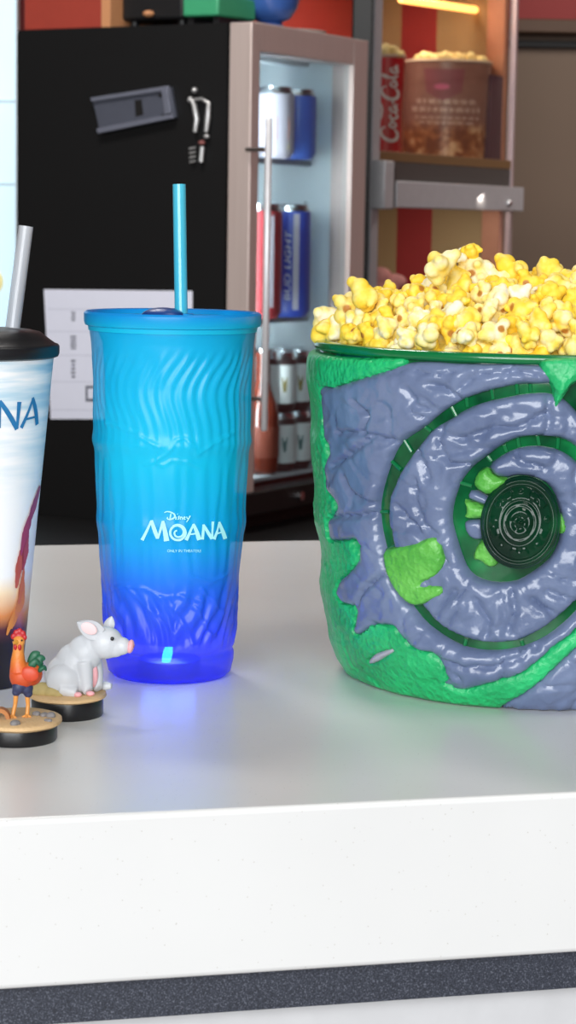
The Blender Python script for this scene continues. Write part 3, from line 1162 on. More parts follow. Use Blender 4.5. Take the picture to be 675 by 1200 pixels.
# flowing script: two big looped capitals and small letters (local units: x along word 0..10, y up)
SCRIPT = [
    ([(2.1, 1.9), (1.9, 2.5), (1.2, 2.6), (0.5, 1.9), (0.2, 0.9), (0.5, 0.1), (1.2, 0.0), (1.8, 0.5)], (.5, .8, 1.3, 1.5, 1.2, .6)),
    ([(1.2, 2.6), (2.4, 3.0), (3.6, 2.5), (4.6, 2.4), (5.4, 2.9)], (.4, .8, .9, .5)),
    ([(2.3, 0.2), (1.95, 0.7), (2.2, 1.3), (2.6, 1.2), (2.7, 0.6), (2.3, 0.2), (2.9, 1.0), (3.1, 1.0)], (1, 1, .8, 1, 1, .5)),
    ([(3.75, 1.1), (3.4, 1.3), (3.1, 0.8), (3.2, 0.2), (3.6, 0.1), (3.95, 0.5)], (.8, 1, 1.1, .6)),
    ([(4.7, 1.2), (4.3, 1.3), (4.0, 0.8), (4.1, 0.2), (4.4, 0.2), (4.7, 0.9), (4.75, 0.2), (5.1, 0.4)], (.8, 1, 1, 1, .7)),
    ([(5.0, 0.8), (5.6, 0.9)], (.8, .8)),
    ([(7.4, 1.9), (7.2, 2.6), (6.5, 2.6), (5.9, 1.9), (5.6, 0.9), (5.9, 0.1), (6.6, 0.0), (7.1, 0.5)], (.5, .8, 1.3, 1.5, 1.2, .6)),
    ([(7.6, 0.2), (7.25, 0.7), (7.5, 1.3), (7.9, 1.2), (8.0, 0.6), (7.6, 0.2), (8.2, 0.7)], (1, 1, .8, 1, .5)),
    ([(8.2, 0.7), (9.0, 2.4), (8.8, 2.7), (8.5, 1.8), (8.5, 0.3), (8.9, 0.3)], (.5, .7, .8, 1, .6)),
    ([(9.8, 1.2), (9.4, 1.3), (9.1, 0.8), (9.2, 0.2), (9.5, 0.2), (9.8, 0.9), (9.85, 0.2), (10.2, 0.5)], (.8, 1, 1, 1, .6)),
]
g = G()
script(g, SCRIPT, (465.5, 167.5), (0.2, -9.0), (-7.5, 0), 2.6, plC)
obj('script_lettering', g, M_WHITE, rC)

# print on the brown tub: emblem and rows of small white words
plT = px_place(rvT)
g = G()
row = random.Random(4)
for y_, x_a, x_b, hh in ((119, 489, 557, 5.5), (128.5, 483, 561, 5.5), (138, 487, 560, 2.6), (144, 492, 556, 2.6)):
    x_ = x_a
    while x_ < x_b - 2:
        w_ = min(row.uniform(4, 9), x_b - x_)
        k = max(2, int(w_ / 1.6))
        for i in range(k):
            xs = x_ + w_ * i / k
            yo = (xs - 520) * 0.03
            add_stroke(g, [(xs + 0.5, y_ + yo - hh / 2), (xs + 0.5 + row.uniform(-.2, .5), y_ + yo + hh / 2)], 0.8, plT, 1, 0.0008)
        x_ += w_ + 2.2
obj('white_print', g, mat('cream_print', (230, 208, 200), 0.5), rT)
g = G()
relief(g, [[(518 + 9 * math.cos(t), 101.5 + 3.4 * math.sin(t)) for t in np.linspace(0, 2 * math.pi, 24, endpoint=False)]], 2.0, lambda P, d: 0 * d + 0.0008, lambda x, y, h: plT(x, y, h))
obj('emblem', g, mat('pink_emblem', (190, 96, 134), 0.5), rT)
g = G()
relief(g, [[(497, 80), (545, 81), (541, 108), (519, 118), (500, 108)]], 3.0, lambda P, d: 0 * d + 0.0004, lambda x, y, h: plT(x, y, h))
obj('emblem_shield', g, mat('plum_print', (136, 78, 88), 0.5), rT)

# small pink thing low in the warmer
q = on_w(446, 327, 0.03)
Pk = wf(q[0], 0.03, q[1])
g = G()
g.ell(Pk, (0.024, 0.02, 0.02), 18, 12); g.ell(Pk + V3(0.030, 0.01, -0.010), (0.026, 0.018, 0.016), 16, 10); g.ell(Pk + V3(0.004, 0.004, -0.03), (0.036, 0.026, 0.026), 16, 10)
g = blob(g, 0.003, 6)
zmin = min(v_[2] for v_ in g.v)
g.v = [(v_[0], v_[1], v_[2] + (z_w0 + 0.0005 - zmin)) for v_ in g.v]
tag(obj('pink_cloth', g, mat('pale_pink_cloth', (222, 150, 140), 0.8), loc=Pk), 'crumpled pale pink bundle low inside the popcorn warmer', 'bundle')
# ------------------------------------------------------------------ blue tumbler
def zg_mat(name, stops, transp=0.3, rough=0.3, transl=0.45, axis='Generated', gloss=0.5, pale=0.0):
    """coloured see-through plastic, colour running with height"""
    m, nt, p = new_mat(name)
    sx = N(nt, 'ShaderNodeSeparateXYZ'); nt.links.new(coords(nt, axis), sx.inputs[0])
    col = ramp(nt, sx.outputs['Z'], [(a, lin(c)) for a, c in stops])
    p.inputs['Roughness'].default_value = rough
    p.inputs['Specular IOR Level'].default_value = gloss
    nt.links.new(col, p.inputs['Base Color'])
    out = nt.nodes['Material Output']
    tl = N(nt, 'ShaderNodeBsdfTranslucent'); nt.links.new(col, tl.inputs[0])
    tr = N(nt, 'ShaderNodeBsdfTransparent'); nt.links.new(mixc(nt, pale, col, (1, 1, 1, 1)), tr.inputs[0])
    m1 = N(nt, 'ShaderNodeMixShader'); m1.inputs[0].default_value = transl
    nt.links.new(p.outputs[0], m1.inputs[1]); nt.links.new(tl.outputs[0], m1.inputs[2])
    m2 = N(nt, 'ShaderNodeMixShader'); m2.inputs[0].default_value = transp
    nt.links.new(m1.outputs[0], m2.inputs[1]); nt.links.new(tr.outputs[0], m2.inputs[2])
    nt.links.new(m2.outputs[0], out.inputs['Surface'])
    return m


TB = on_z(198.5, 789, Z_TOP)
TD = TB[1]
tc_px = 201
rows = [(381, 97.5), (390, 97), (400, 95.5), (425, 93.5), (450, 92), (500, 91), (520, 90.5), (560, 88), (600, 86), (650, 82.5), (700, 78.5), (750, 75.5), (770, 74.5), (788, 72)]
prof = px_profile(tc_px, TD, rows)
prof = [(z, r) for z, r in prof if z > Z_TOP + 0.004]
zb0 = Z_TOP
Rb = prof[-1][1]
full = prof + [(zb0 + 0.003, Rb * 0.965), (zb0 + 0.0004, Rb * 0.89)]
zlid0 = at_y(tc_px, 381, TD)[2]; zlid1 = at_y(tc_px, 365, TD)[2]
trev = Rev(TB[:2], full)
HT_ = zlid0 - zb0


def py_z(y):
    return at_y(tc_px, y, TD)[2]


ZW = [py_z(y) for y in (400, 520, 545, 690, 757, 770)]
ridge_pts = [(th, py_z(y)) for th, y in ((-1.2, 505), (-0.8, 497), (-0.5, 503), (-0.28, 520), (-0.12, 535), (-0.06, 520), (0.06, 508), (0.16, 520), (0.24, 533), (0.42, 522), (0.62, 508), (0.9, 500), (1.2, 506))]
rt = np.array([p_[0] for p_ in ridge_pts]); rz = np.array([p_[1] for p_ in ridge_pts])


def sstep(a, b, x):
    t = min(1, max(0, (x - a) / (b - a)))
    return t * t * (3 - 2 * t)


def pdist(s, z, pl):
    b = 1e9
    for (ax_, az_, bx_, bz_) in pl[0]:
        dx, dz = bx_ - ax_, bz_ - az_
        t = ((s - ax_) * dx + (z - az_) * dz) / (dx * dx + dz * dz + 1e-15)
        t = 0 if t < 0 else (1 if t > 1 else t)
        q = math.hypot(s - ax_ - t * dx, z - az_ - t * dz)
        if q < b: b = q
    return b


def line_of(pts):
    P = []
    for x, y in pts:
        th, z = trev.hit(x, y)
        P.append((th * 0.045, z))
    segs = [(a[0], a[1], b[0], b[1]) for a, b in zip(P[:-1], P[1:])]
    zz_ = [p_[1] for p_ in P]
    return (segs, 0, 0, 0, min(zz_), max(zz_))


LINES = [(line_of(p_), w_, h_) for p_, w_, h_ in (
    ([(124, 495), (137, 498), (158, 508), (172, 516), (187, 524), (184, 540)], 0.0007, 0.0008),
    ([(184, 540), (195, 532), (202, 525), (205, 516), (216, 513), (226, 521), (230, 534), (239, 527), (247, 521), (274, 506)], 0.0007, 0.0008),
    ([(170, 545), (180, 541), (192, 546), (200, 540)], 0.0007, 0.0007), ([(205, 540), (222, 542), (234, 548)], 0.0007, 0.0007),
    ([(128, 690), (150, 686), (170, 690), (188, 700), (212, 698), (236, 704)], 0.0008, 0.0009),
    ([(150, 688), (165, 706), (176, 730), (180, 752)], 0.0009, 0.0010), ([(188, 700), (205, 716), (222, 742), (226, 756)], 0.0009, 0.0010),
    ([(212, 698), (232, 716), (246, 744)], 0.0008, 0.0010), ([(236, 690), (250, 706), (262, 720)], 0.0008, 0.0009),
    ([(170, 712), (190, 722), (208, 748)], 0.0008, 0.0009), ([(130, 712), (142, 730), (150, 752)], 0.0008, 0.0009), ([(225, 676), (246, 682), (268, 672)], 0.0008, 0.0008))]


def tdisp(a, z):
    a = (a + math.pi) % (2 * math.pi) - math.pi
    d = 0.0
    up = sstep(ZW[1] - 0.012, ZW[1] + 0.02, z) * (1 - sstep(ZW[0] - 0.012, ZW[0], z))
    if up > 0:
        sw = 0.10 * math.sin((z - ZW[1]) * 62 + 0.7 * a) + 0.05 * math.sin(z * 140)
        s_ = math.sin(46 * (a + sw) + 1.5 * noise.noise((a * 3, z * 20, 1)))
        d += up * 0.0005 * s_ * (0.45 + 0.55 * sstep(-0.25, 0.25, a))
        s2 = noise.noise((a * 7, z * 12, 5.0))
        d += up * 0.0005 * s2
    if abs(a) < 1.4:
        for pl_, wl_, hl_ in LINES:
            if pl_[4] - 0.004 < z < pl_[5] + 0.004:
                dd = pdist(a * 0.045, z, pl_)
                if dd < 0.005:
                    d += hl_ * math.exp(-(dd / wl_) ** 2)
    zr = float(np.interp(a, rt, rz))
    d += 0.0005 * sstep(zr + 0.0006, zr - 0.0006, z) * sstep(zr - 0.02, zr - 0.004, z) if False else 0
    mid = sstep(ZW[3], ZW[3] + 0.03, z) * (1 - sstep(ZW[1] - 0.015, ZW[1], z))
    d += mid * 0.0007 * math.sin(30 * a + 3 * noise.noise((a * 4, z * 30, 9))) * (0.5 + 0.5 * noise.noise((a * 5, z * 26, 2)))
    low = sstep(ZW[4], ZW[4] + 0.012, z) * (1 - sstep(ZW[3] - 0.005, ZW[3] + 0.012, z))
    q = 60 * (a * 0.9 + (z - ZW[4]) * 11 * (1 if a < 0.1 else -1)) * 0.45
    d += low * (0.0009 * math.sin(q + 4 * noise.noise((a * 3, z * 40, 3))) + 0.0009 * noise.noise((a * 9, z * 70, 8)))
    # base ring groove and the two soft bulges in the outline
    d -= 0.0011 * math.exp(-((z - ZW[4]) / 0.0016) ** 2)
    d += 0.0010 * math.exp(-((z - py_z(515)) / 0.004) ** 2) + 0.0008 * math.exp(-((z - py_z(610)) / 0.005) ** 2)
    d += 0.0006 * noise.noise((a * 2.2, z * 34, 4)) * (1 - sstep(ZW[0] - 0.01, ZW[0], z))
    edge = sstep(Z_TOP + 0.002, Z_TOP + 0.012, z)
    return d * edge


M_SHELL = zg_mat('blue_ombre_plastic', [(0.0, (62, 62, 236)), (0.14, (62, 84, 244)), (0.27, (44, 110, 245)), (0.40, (16, 170, 240)), (0.62, (8, 200, 242)), (1.0, (18, 184, 244))], 0.38, 0.3, 0.08, pale=0.75)
M_INNER = zg_mat('cyan_inner_wall', [(0.0, (70, 120, 250)), (0.14, (60, 160, 250)), (0.30, (30, 244, 252)), (0.7, (60, 254, 250)), (1.0, (50, 250, 246))], 0.0, 0.5, 0.05)
tum = thing('lidded_tumbler', 'tall blue ombre tumbler with embossed waves and flat screw lid', 'tumbler', TB)
zs = np.concatenate([np.linspace(zb0 + 0.0004, zb0 + 0.012, 10), np.linspace(zb0 + 0.0135, zlid0, 190)])
ob = obj('tumbler_body', G().lathe([(0.001, zb0 + 0.0004)] + [(float(trev.R(z)), float(z)) for z in zs], TB[:2], 260, disp=lambda a, z: tdisp(a, z) if z > zb0 + 0.001 else 0, close=False), M_SHELL, tum, smooth=0)
ob.data.shade_smooth()
# inner wall
zi0, zi1 = py_z(748), py_z(402)
ip = [(0.001, zi0)] + [(float(trev.R(zi0)) * 0.7 + 0.0, zi0)] + [(float(trev.R(z)) - 0.0065 - 0.002 * (1 - sstep(zi0, zi0 + 0.02, z)), float(z)) for z in np.linspace(zi0 + 0.004, zi1, 24)] + [(float(trev.R(zi1)) - 0.004, zi1 + 0.006), (float(trev.R(zlid0)) - 0.003, zlid0 - 0.001)]
obj('inner_wall', G().lathe(ip, TB[:2], 96, close=False), M_INNER, tum)
# light puck in the base
M_LED = mat('lit_blue_led', (60, 200, 255), 0.4, emit=(40, 150, 255), es=9.0)
M_PUCK = mat('dark_blue_led_housing', (40, 50, 150), 0.5)
pk = obj('light_puck', G().lathe([(0.001, zb0 + 0.002), (0.018, zb0 + 0.002), (0.018, zb0 + 0.009), (0.001, zb0 + 0.009)], TB[:2], 40), M_PUCK, tum)
lz = at_y(196, 772, TD - 0.012)
obj('led', G().ell((lz[0], lz[1], lz[2] + 0.002), (0.0028, 0.0028, 0.0075), 18, 12, Matrix.Rotation(0.2, 4, 'Y')), M_LED, pk)
# lid
M_LID = zg_mat('cyan_lid_plastic', [(0, (28, 206, 240)), (1, (18, 150, 232))], 0.05, 0.28, 0.15)
Rl = px_profile(tc_px, TD, [(372, 104)])[0][1]
lp = [(0.002, zlid1 - 0.003), (Rl * 0.90, zlid1 - 0.003), (Rl * 0.92, zlid1 - 0.0004), (Rl * 0.975, zlid1), (Rl, zlid1 - 0.0012), (Rl, zlid0 + 0.002), (Rl * 0.985, zlid0), (Rl * 0.955, zlid0 - 0.0005), (Rl * 0.95, zlid0 - 0.003), (0.002, zlid0 - 0.003)]
lid = obj('lid', G().lathe(lp, TB[:2], 128), M_LID, tum)
M_PLUG = mat('dark_blue_plug', (24, 64, 132), 0.35)
ls = at_y(213, 361, TD)
obj('sip_plug', G().ell(V3(at_y(191, 360, TD - 0.005)[0], TD - 0.004, zlid1 - 0.0028), (0.0125, 0.0105, 0.0052), 28, 14), M_PLUG, lid)
obj('straw_grommet', G().lathe([(0.0046, zlid1 - 0.0029), (0.007, zlid1 - 0.0029), (0.0066, zlid1 - 0.001), (0.0046, zlid1 - 0.001)], (ls[0], TD), 36), M_LID, lid)
# thin highlight slot of the lid seal line is modelled as a shallow seam band
# straw
s0 = V3(ls[0], TD, zlid1 - 0.012)
s1 = at_y(210, 216, TD + 0.004)
dirn = (s1 - s0)
M_STRAW = zg_mat('sky_blue_straw', [(0, (70, 210, 240)), (1, (96, 220, 244))], 0.08, 0.15, 0.25, gloss=0.9)
g = G()
ro, ri = 0.0037, 0.0030
nn = 28
ax = dirn / np.linalg.norm(dirn); u_ = np.cross(ax, V3(0, 1, 0)); u_ /= np.linalg.norm(u_); v_ = np.cross(ax, u_)
rings = [(s0, ro), (s1, ro), (s1, ri), (s0, ri)]
vs = [c_ + r_ * (math.cos(2 * math.pi * k / nn) * u_ + math.sin(2 * math.pi * k / nn) * v_) for c_, r_ in rings for k in range(nn)]
fs = [((j * nn + k), (j * nn + (k + 1) % nn), ((j + 1) % 4) * nn + (k + 1) % nn, ((j + 1) % 4) * nn + k) for j in range(4) for k in range(nn)]
g.add(vs, fs)
tag(obj('drinking_straw', g, M_STRAW, loc=s0), 'sky blue straw standing in the blue tumbler lid', 'straw')

# lettering on the tumbler
def plT2(x, y, h=0.0004):
    th, z = trev.hit(x, y)
    return trev.at(th, z, 0.0009 + h)


def zoom_pt(X, Y):
    return (150 + X / 5.19, 585 + Y / 5.19)


M_LETT = mat('pale_mint_print', (176, 244, 250), 0.45, vary=0.0)
g = G()


def L(pts, w):
    add_stroke(g, [zoom_pt(*p_) for p_ in pts], [x_ / 5.19 for x_ in (w if hasattr(w, '__len__') else [w, w])], plT2, 1)


L([(92, 247), (118, 195), (147, 128)], [22, 16, 12]); L([(147, 126), (162, 180), (184, 236)], [14, 24, 20]); L([(184, 238), (200, 185), (214, 132)], [12, 14, 14]); L([(214, 130), (226, 190), (236, 252)], [14, 26, 32])
sp_pts = []
for k in range(60):
    t = k / 59
    a_ = -2.2 + t * 4.1 * math.pi
    r_ = 47 - 4 * t if t < 0.5 else 45 - (t - 0.5) * 2 * 32
    sp_pts.append((301 + r_ * math.cos(a_) * 0.98, 201 + r_ * math.sin(a_)))
L(sp_pts, [14, 14, 13, 11, 9])
L([(350, 247), (372, 200), (394, 150)], [22, 14, 12]); L([(392, 148), (412, 195), (428, 245)], [14, 24, 28]); L([(366, 213), (418, 205)], [9, 9])
L([(446, 243), (450, 200), (452, 152)], [16, 14, 12]); L([(450, 152), (476, 195), (502, 240)], [14, 20, 18]); L([(503, 240), (504, 190), (508, 134)], [12, 14, 16])
L([(514, 242), (532, 195), (546, 140)], [18, 14, 10]); L([(544, 136), (562, 185), (580, 240)], [12, 22, 26]); L([(528, 208), (570, 196)], [9, 9])
# small script line above
L([(222, 80), (236, 72), (262, 76), (286, 92), (282, 112), (258, 122), (238, 118), (242, 106)], [4, 6, 8, 10, 9, 7, 5])
L([(262, 84), (258, 104), (254, 126)], [6, 8, 6])
L([(292, 104), (289, 122)], [7, 7]); L([(299, 86), (301, 90)], [5, 5])
L([(312, 100), (304, 106), (310, 114), (300, 121)], [6, 7, 7, 5])
L([(318, 104), (316, 122)], [6, 6]); L([(318, 110), (327, 104), (328, 122)], [5, 6, 6])
L([(336, 114), (346, 110), (342, 103), (335, 110), (338, 121), (348, 119)], [5, 5, 5, 6, 6, 4])
L([(353, 104), (356, 116), (364, 114)], [6, 6, 5]); L([(374, 98), (364, 120), (352, 138)], [7, 7, 4])
vs, fs = text_shape('ONLY IN THEATERS', 1.0)
wd = vs[:, 0].max()
g.add([plT2(*zoom_pt(238 + x / wd * 200, 320 - (y / 0.72) * 17)) for x, y in vs], fs)
o = obj('printed_lettering', g, M_LETT, tum, smooth=0)
o['label'] = 'pale printed title lettering'

# ------------------------------------------------------------------ white cup with black lid
CB = on_z(-31, 800, Z_TOP)
CD = CB[1]
ccx = -27
rows = [(414, 95), (420, 94), (533, 82.5), (600, 75.5), (680, 67.5), (760, 60), (790, 56), (799, 55)]
cprof = [(z, r) for z, r in px_profile(ccx, CD, rows)]
cprof = [(z, r) for z, r in cprof if z > Z_TOP + 0.001] + [(Z_TOP + 0.0004, px_profile(ccx, CD, [(799, 55)])[0][1])]
crev = Rev(CB[:2], cprof)
m, nt, p = new_mat('painted_white_cup')
sx = N(nt, 'ShaderNodeSeparateXYZ'); nt.links.new(coords(nt, 'Generated'), sx.inputs[0])
ob_c = coords(nt)
mp = N(nt, 'ShaderNodeMapping'); mp.inputs['Scale'].default_value = (14, 14, 150); nt.links.new(ob_c, mp.inputs[0])
streak = noise_fac(nt, 1.0, 3, mp.outputs[0])
wob = noise_fac(nt, 26, 2)
zadd = N(nt, 'ShaderNodeMath'); zadd.operation = 'MULTIPLY_ADD'; zadd.inputs[1].default_value = 0.10; nt.links.new(wob, zadd.inputs[0]); nt.links.new(sx.outputs['Z'], zadd.inputs[2])
basec = ramp(nt, zadd.outputs[0], [(0.06, lin((22, 20, 30))), (0.19, lin((28, 24, 34))), (0.235, lin((88, 46, 60))), (0.28, lin((222, 140, 80))), (0.335, lin((252, 226, 190))), (0.40, lin((250, 251, 252)))])
skyf = ramp(nt, sx.outputs['Z'], [(0.55, (0, 0, 0, 1)), (1.0, (1, 1, 1, 1))])
skn = ramp(nt, streak, [(0.42, (0, 0, 0, 1)), (0.66, (1, 1, 1, 1))])
mm = N(nt, 'ShaderNodeMath'); mm.operation = 'MULTIPLY'; nt.links.new(skyf, mm.inputs[0]); nt.links.new(skn, mm.inputs[1])
nt.links.new(mixc(nt, mm.outputs[0], basec, lin((150, 202, 226))), p.inputs['Base Color'])
p.inputs['Roughness'].default_value = 0.35
M_CUPART = m
cup = thing('lidded_cup', 'white printed cup with blue lettering and black domed lid', 'cup', CB)
zct = at_y(ccx, 414, CD)[2]
zz = np.linspace(Z_TOP + 0.0004, zct, 60)
obj('cup_body', G().lathe([(0.001, Z_TOP + 0.0004)] + [(float(crev.R(z)), float(z)) for z in zz], CB[:2], 128, close=False), M_CUPART, cup)
M_BLID = mat('black_lid_plastic', (24, 24, 27), 0.38, vary=0.03)
Rcl = px_profile(ccx, CD, [(406, 101)])[0][1]
z0_, z1_ = at_y(ccx, 414, CD)[2], at_y(ccx, 402, CD)[2]
zd = at_y(ccx, 385, CD)[2]
lp = [(0.001, z0_ - 0.002), (Rcl * 0.93, z0_ - 0.002), (Rcl * 0.985, z0_ - 0.001), (Rcl, z0_ + 0.0005), (Rcl, z1_ - 0.001), (Rcl * 0.985, z1_), (Rcl * 0.95, z1_ + 0.0005), (Rcl * 0.86, z1_ + (zd - z1_) * 0.45), (Rcl * 0.78, z1_ + (zd - z1_) * 0.82), (Rcl * 0.68, zd - 0.0004), (Rcl * 0.60, zd), (0.001, zd)]
obj('lid', G().lathe(lp, CB[:2], 120), M_BLID, cup)
M_CLEAR = zg_mat('clear_plastic_straw', [(0, (232, 234, 238)), (1, (240, 242, 245))], 0.6, 0.1, 0.1, gloss=0.9)
s0 = at_y(15, 384, CD + 0.005); s0[2] = zd + 0.0005; s1 = at_y(30.5, 265, CD + 0.008)
g = G(); ro, ri = 0.0041, 0.0033
dirn = s1 - s0; ax = dirn / np.linalg.norm(dirn); u_ = np.cross(ax, V3(0, 1, 0)); u_ /= np.linalg.norm(u_); v_ = np.cross(ax, u_)
rings = [(s0, ro), (s1, ro), (s1, ri), (s0, ri)]
vs = [c_ + r_ * (math.cos(2 * math.pi * k / nn) * u_ + math.sin(2 * math.pi * k / nn) * v_) for c_, r_ in rings for k in range(nn)]
g.add(vs, fs_straw if False else [((j * nn + k), (j * nn + (k + 1) % nn), ((j + 1) % 4) * nn + (k + 1) % nn, ((j + 1) % 4) * nn + k) for j in range(4) for k in range(nn)])
tag(obj('drinking_straw', g, M_CLEAR, loc=s0), 'clear straw leaning in the black lid of the white cup', 'straw')


def plC2(x, y, h=0.0003):
    th, z = crev.hit(x, y)
    return crev.at(th, z, h)


def th_place(y):
    """places (theta in px along the front, y) past the left frame edge too"""
    return None


M_CUPL = mat('sea_blue_print', (40, 118, 172), 0.45, vary=0.35, scale=160)
g = G()


def L2(pts, w, pl=plC2):
    add_stroke(g, pts, w, pl, 1)


# word drawn on the curved wall in wall coordinates: s along the wall (px), y down (px)
cth0, cz0 = crev.hit(36, 484)
Rm = float(crev.R(cz0))
PXM = abs(at_y(1, 484, CD)[0] - at_y(0, 484, CD)[0])


def wallC(s, y, h=0.0003):
    z = at_y(ccx, y, CD - 0.03)[2]
    return crev.at(s * PXM / Rm, z, h)


sA = cth0 * Rm / PXM       # arc position of the last letter's centre
U = 1.0


def A_(c):
    L2([(c - 15, 501), (c - 6, 484), (c + 1, 467)], [5, 4, 3], wallC); L2([(c + 0, 466), (c + 8, 482), (c + 13, 499)], [4, 7, 7], wallC); L2([(c - 8, 491), (c + 10, 489)], [2.6, 2.6], wallC)


def N_(c):
    L2([(c - 12, 500), (c - 12, 484), (c - 12, 468)], [5, 4.5, 4], wallC); L2([(c - 12, 468), (c, 484), (c + 12, 502)], [4, 6, 6], wallC); L2([(c + 12, 502), (c + 12.5, 486), (c + 13, 470)], [3, 4.5, 6], wallC)


A_(sA); N_(sA - 33); A_(sA - 68)
L2([(sA - 103 + 15 * math.cos(t), 484 + 17 * math.sin(t)) for t in np.linspace(0, 2 * math.pi, 30)], 5, wallC)
c = sA - 146
L2([(c - 22, 501), (c - 14, 468)], [6, 4], wallC); L2([(c - 14, 468), (c, 498)], [5, 7], wallC); L2([(c, 498), (c + 12, 468)], [4, 4], wallC); L2([(c + 12, 468), (c + 20, 502)], [5, 8], wallC)
obj('printed_lettering', g, M_CUPL, cup, smooth=0)['label'] = 'blue brush style title lettering'
# plain painted colour strokes near the cup's right edge
g = G(); cols = []
rw = random.Random(5)
PAL = [(0.0, (226, 150, 70)), (0.25, (214, 132, 62)), (0.45, (196, 96, 70)), (0.62, (170, 66, 92)), (0.8, (150, 54, 100)), (1.0, (196, 120, 140))]
spine = np.array([(4, 752), (12, 728), (20, 702), (24, 672), (27, 645), (32, 618), (40, 592), (49, 562)], float)
for k in range(16):
    t0 = rw.uniform(0.0, 0.72); t1 = t0 + rw.uniform(0.12, 0.28)
    tt = np.linspace(t0, t1, 5) * (len(spine) - 1)
    off = rw.uniform(-7, 5) * (1 - t0)
    pts = [(np.interp(t, range(len(spine)), spine[:, 0]) + off, np.interp(t, range(len(spine)), spine[:, 1])) for t in tt]
    n0 = len(g.f)
    add_stroke(g, pts, [1.5, rw.uniform(5, 9) * (1.1 - t0 * 0.6), 1.0], plC2, 2, 0.0003 + 0.00004 * k)
    c_ = tuple(float(np.interp(0.5 * (t0 + t1), [p_[0] for p_ in PAL], [p_[1][i] for p_ in PAL])) for i in range(3))
    if rw.random() < 0.2 and t0 < 0.3: c_ = (96, 58, 150)
    cols += [lin(c_)] * (len(g.f) - n0)
m, nt, p = new_mat('brushed_paint_colours')
at_ = N(nt, 'ShaderNodeAttribute'); at_.attribute_name = 'paint'
nt.links.new(at_.outputs['Color'], p.inputs['Base Color']); p.inputs['Roughness'].default_value = 0.4
o = obj('painted_wash', g, m, cup, smooth=0)
av = o.data.attributes.new('paint', 'FLOAT_COLOR', 'FACE')
if len(cols) == len(o.data.polygons):
    for i, c_ in enumerate(cols): av.data[i].color = c_
else:
    print('PAINT MISMATCH', len(cols), len(o.data.polygons))

# ------------------------------------------------------------------ two small cup toppers
M_RING = mat('black_topper_ring', (20, 20, 22), 0.3, vary=0.02)
M_SAND = mat('tan_sand_base', (214, 178, 130), 0.6, bmp=0.3, bscale=700, vary=0.1)
M_ROCK = mat('grey_rock', (132, 128, 128), 0.7, vary=0.2, scale=300)
M_OLIVE = mat('olive_tan_rock', (176, 158, 104), 0.7, vary=0.15, scale=300)


def topper_base(root, c, u, r_ring, r_disc, h_ring, h_disc):
    z = Z_TOP
    obj('base_ring', G().lathe([(r_ring * 0.82, z), (r_ring * 0.97, z), (r_ring, z + 0.0012), (r_ring, z + h_ring * 0.82), (r_ring * 0.985, z + h_ring), (0.001, z + h_ring), (0.001, z + h_ring * 0.9), (r_ring * 0.82, z + h_ring * 0.85), (r_ring * 0.82, z)], c[:2], 72), M_RING, root)
    def wob(a, zz):
        return r_disc * 0.012 * math.sin(3 * a + 1) + r_disc * 0.01 * math.sin(7 * a)
    zt_ = z + h_ring
    obj('sand_disc', G().lathe([(0.001, zt_ + 0.0002), (r_disc * 0.93, zt_ + 0.0002), (r_disc, zt_ + h_disc * 0.35), (r_disc * 0.99, zt_ + h_disc * 0.75), (r_disc * 0.93, zt_ + h_disc), (0.001, zt_ + h_disc * 1.05)], c[:2], 72, disp=wob), M_SAND, root)
    return zt_ + h_disc


PB = on_z(79, 837, Z_TOP)
pu = float((PB - EYE) @ _F) / F_PX                    # metres per pixel there
pig = thing('piglet_topper', 'small white seated piglet figure on tan and black round base', 'figurine', PB)
pz = topper_base(pig, PB, pu, 42 * pu, 46 * pu, 20 * pu, 7 * pu)


def pp_(x, y, dy=0.0):
    return at_y(x, y, PB[1] + dy * pu)


g = G()
for x_, y_, dy, rx_, ry_, rz_ in ((80, 793, 2, 28, 25, 28), (88, 778, 2, 24, 22, 25), (99, 766, 0, 21, 19, 22), (109, 758, -2, 17, 16, 18), (124, 753, -6, 20.5, 18, 19), (134, 757, -8, 14, 13, 13.5), (143, 757, -9.5, 10.5, 10, 10.5)):
    g.ell(pp_(x_, y_, dy), (rx_ * pu, ry_ * pu, rz_ * pu), 28, 18)
ft = pz + 4 * pu


def zfix(P_, z):
    return V3(P_[0], P_[1], z)


g.tube([pp_(98, 775, -11), pp_(100, 795, -13), zfix(pp_(102, 812, -15), ft + 2 * pu), zfix(pp_(104, 815, -17), ft)], [11 * pu, 9 * pu, 7 * pu, 6.5 * pu], 18)
g.tube([pp_(110, 775, 6), pp_(113, 795, 4), zfix(pp_(114, 810, 2), ft + 2 * pu), zfix(pp_(116, 812, 0), ft)], [10 * pu, 8.5 * pu, 7 * pu, 6 * pu], 18)
g.ell(pp_(74, 798, -16), (20 * pu, 11 * pu, 20 * pu), 24, 16)
g.tube([zfix(pp_(72, 808, -20), ft + 4 * pu), zfix(pp_(84, 812, -23), ft + 1 * pu), zfix(pp_(90, 814, -24), ft)], [9 * pu, 7 * pu, 6 * pu], 16)
g.tube([zfix(pp_(112, 808, 16), ft + 2 * pu), zfix(pp_(124, 808, 14), ft + 0.5 * pu), zfix(pp_(131, 805, 13), ft + 1 * pu)], [6 * pu, 5.5 * pu, 4 * pu], 14)
g = blob(g, 1.15 * pu, 8)
M_PIG = mat('white_painted_vinyl', (206, 209, 214), 0.42, vary=0.02, sss=0.05)
M_PINK = mat('pink_painted_vinyl', (240, 176, 182), 0.42, vary=0.03)
obj('piglet_body', g, M_PIG, pig, smooth=60)
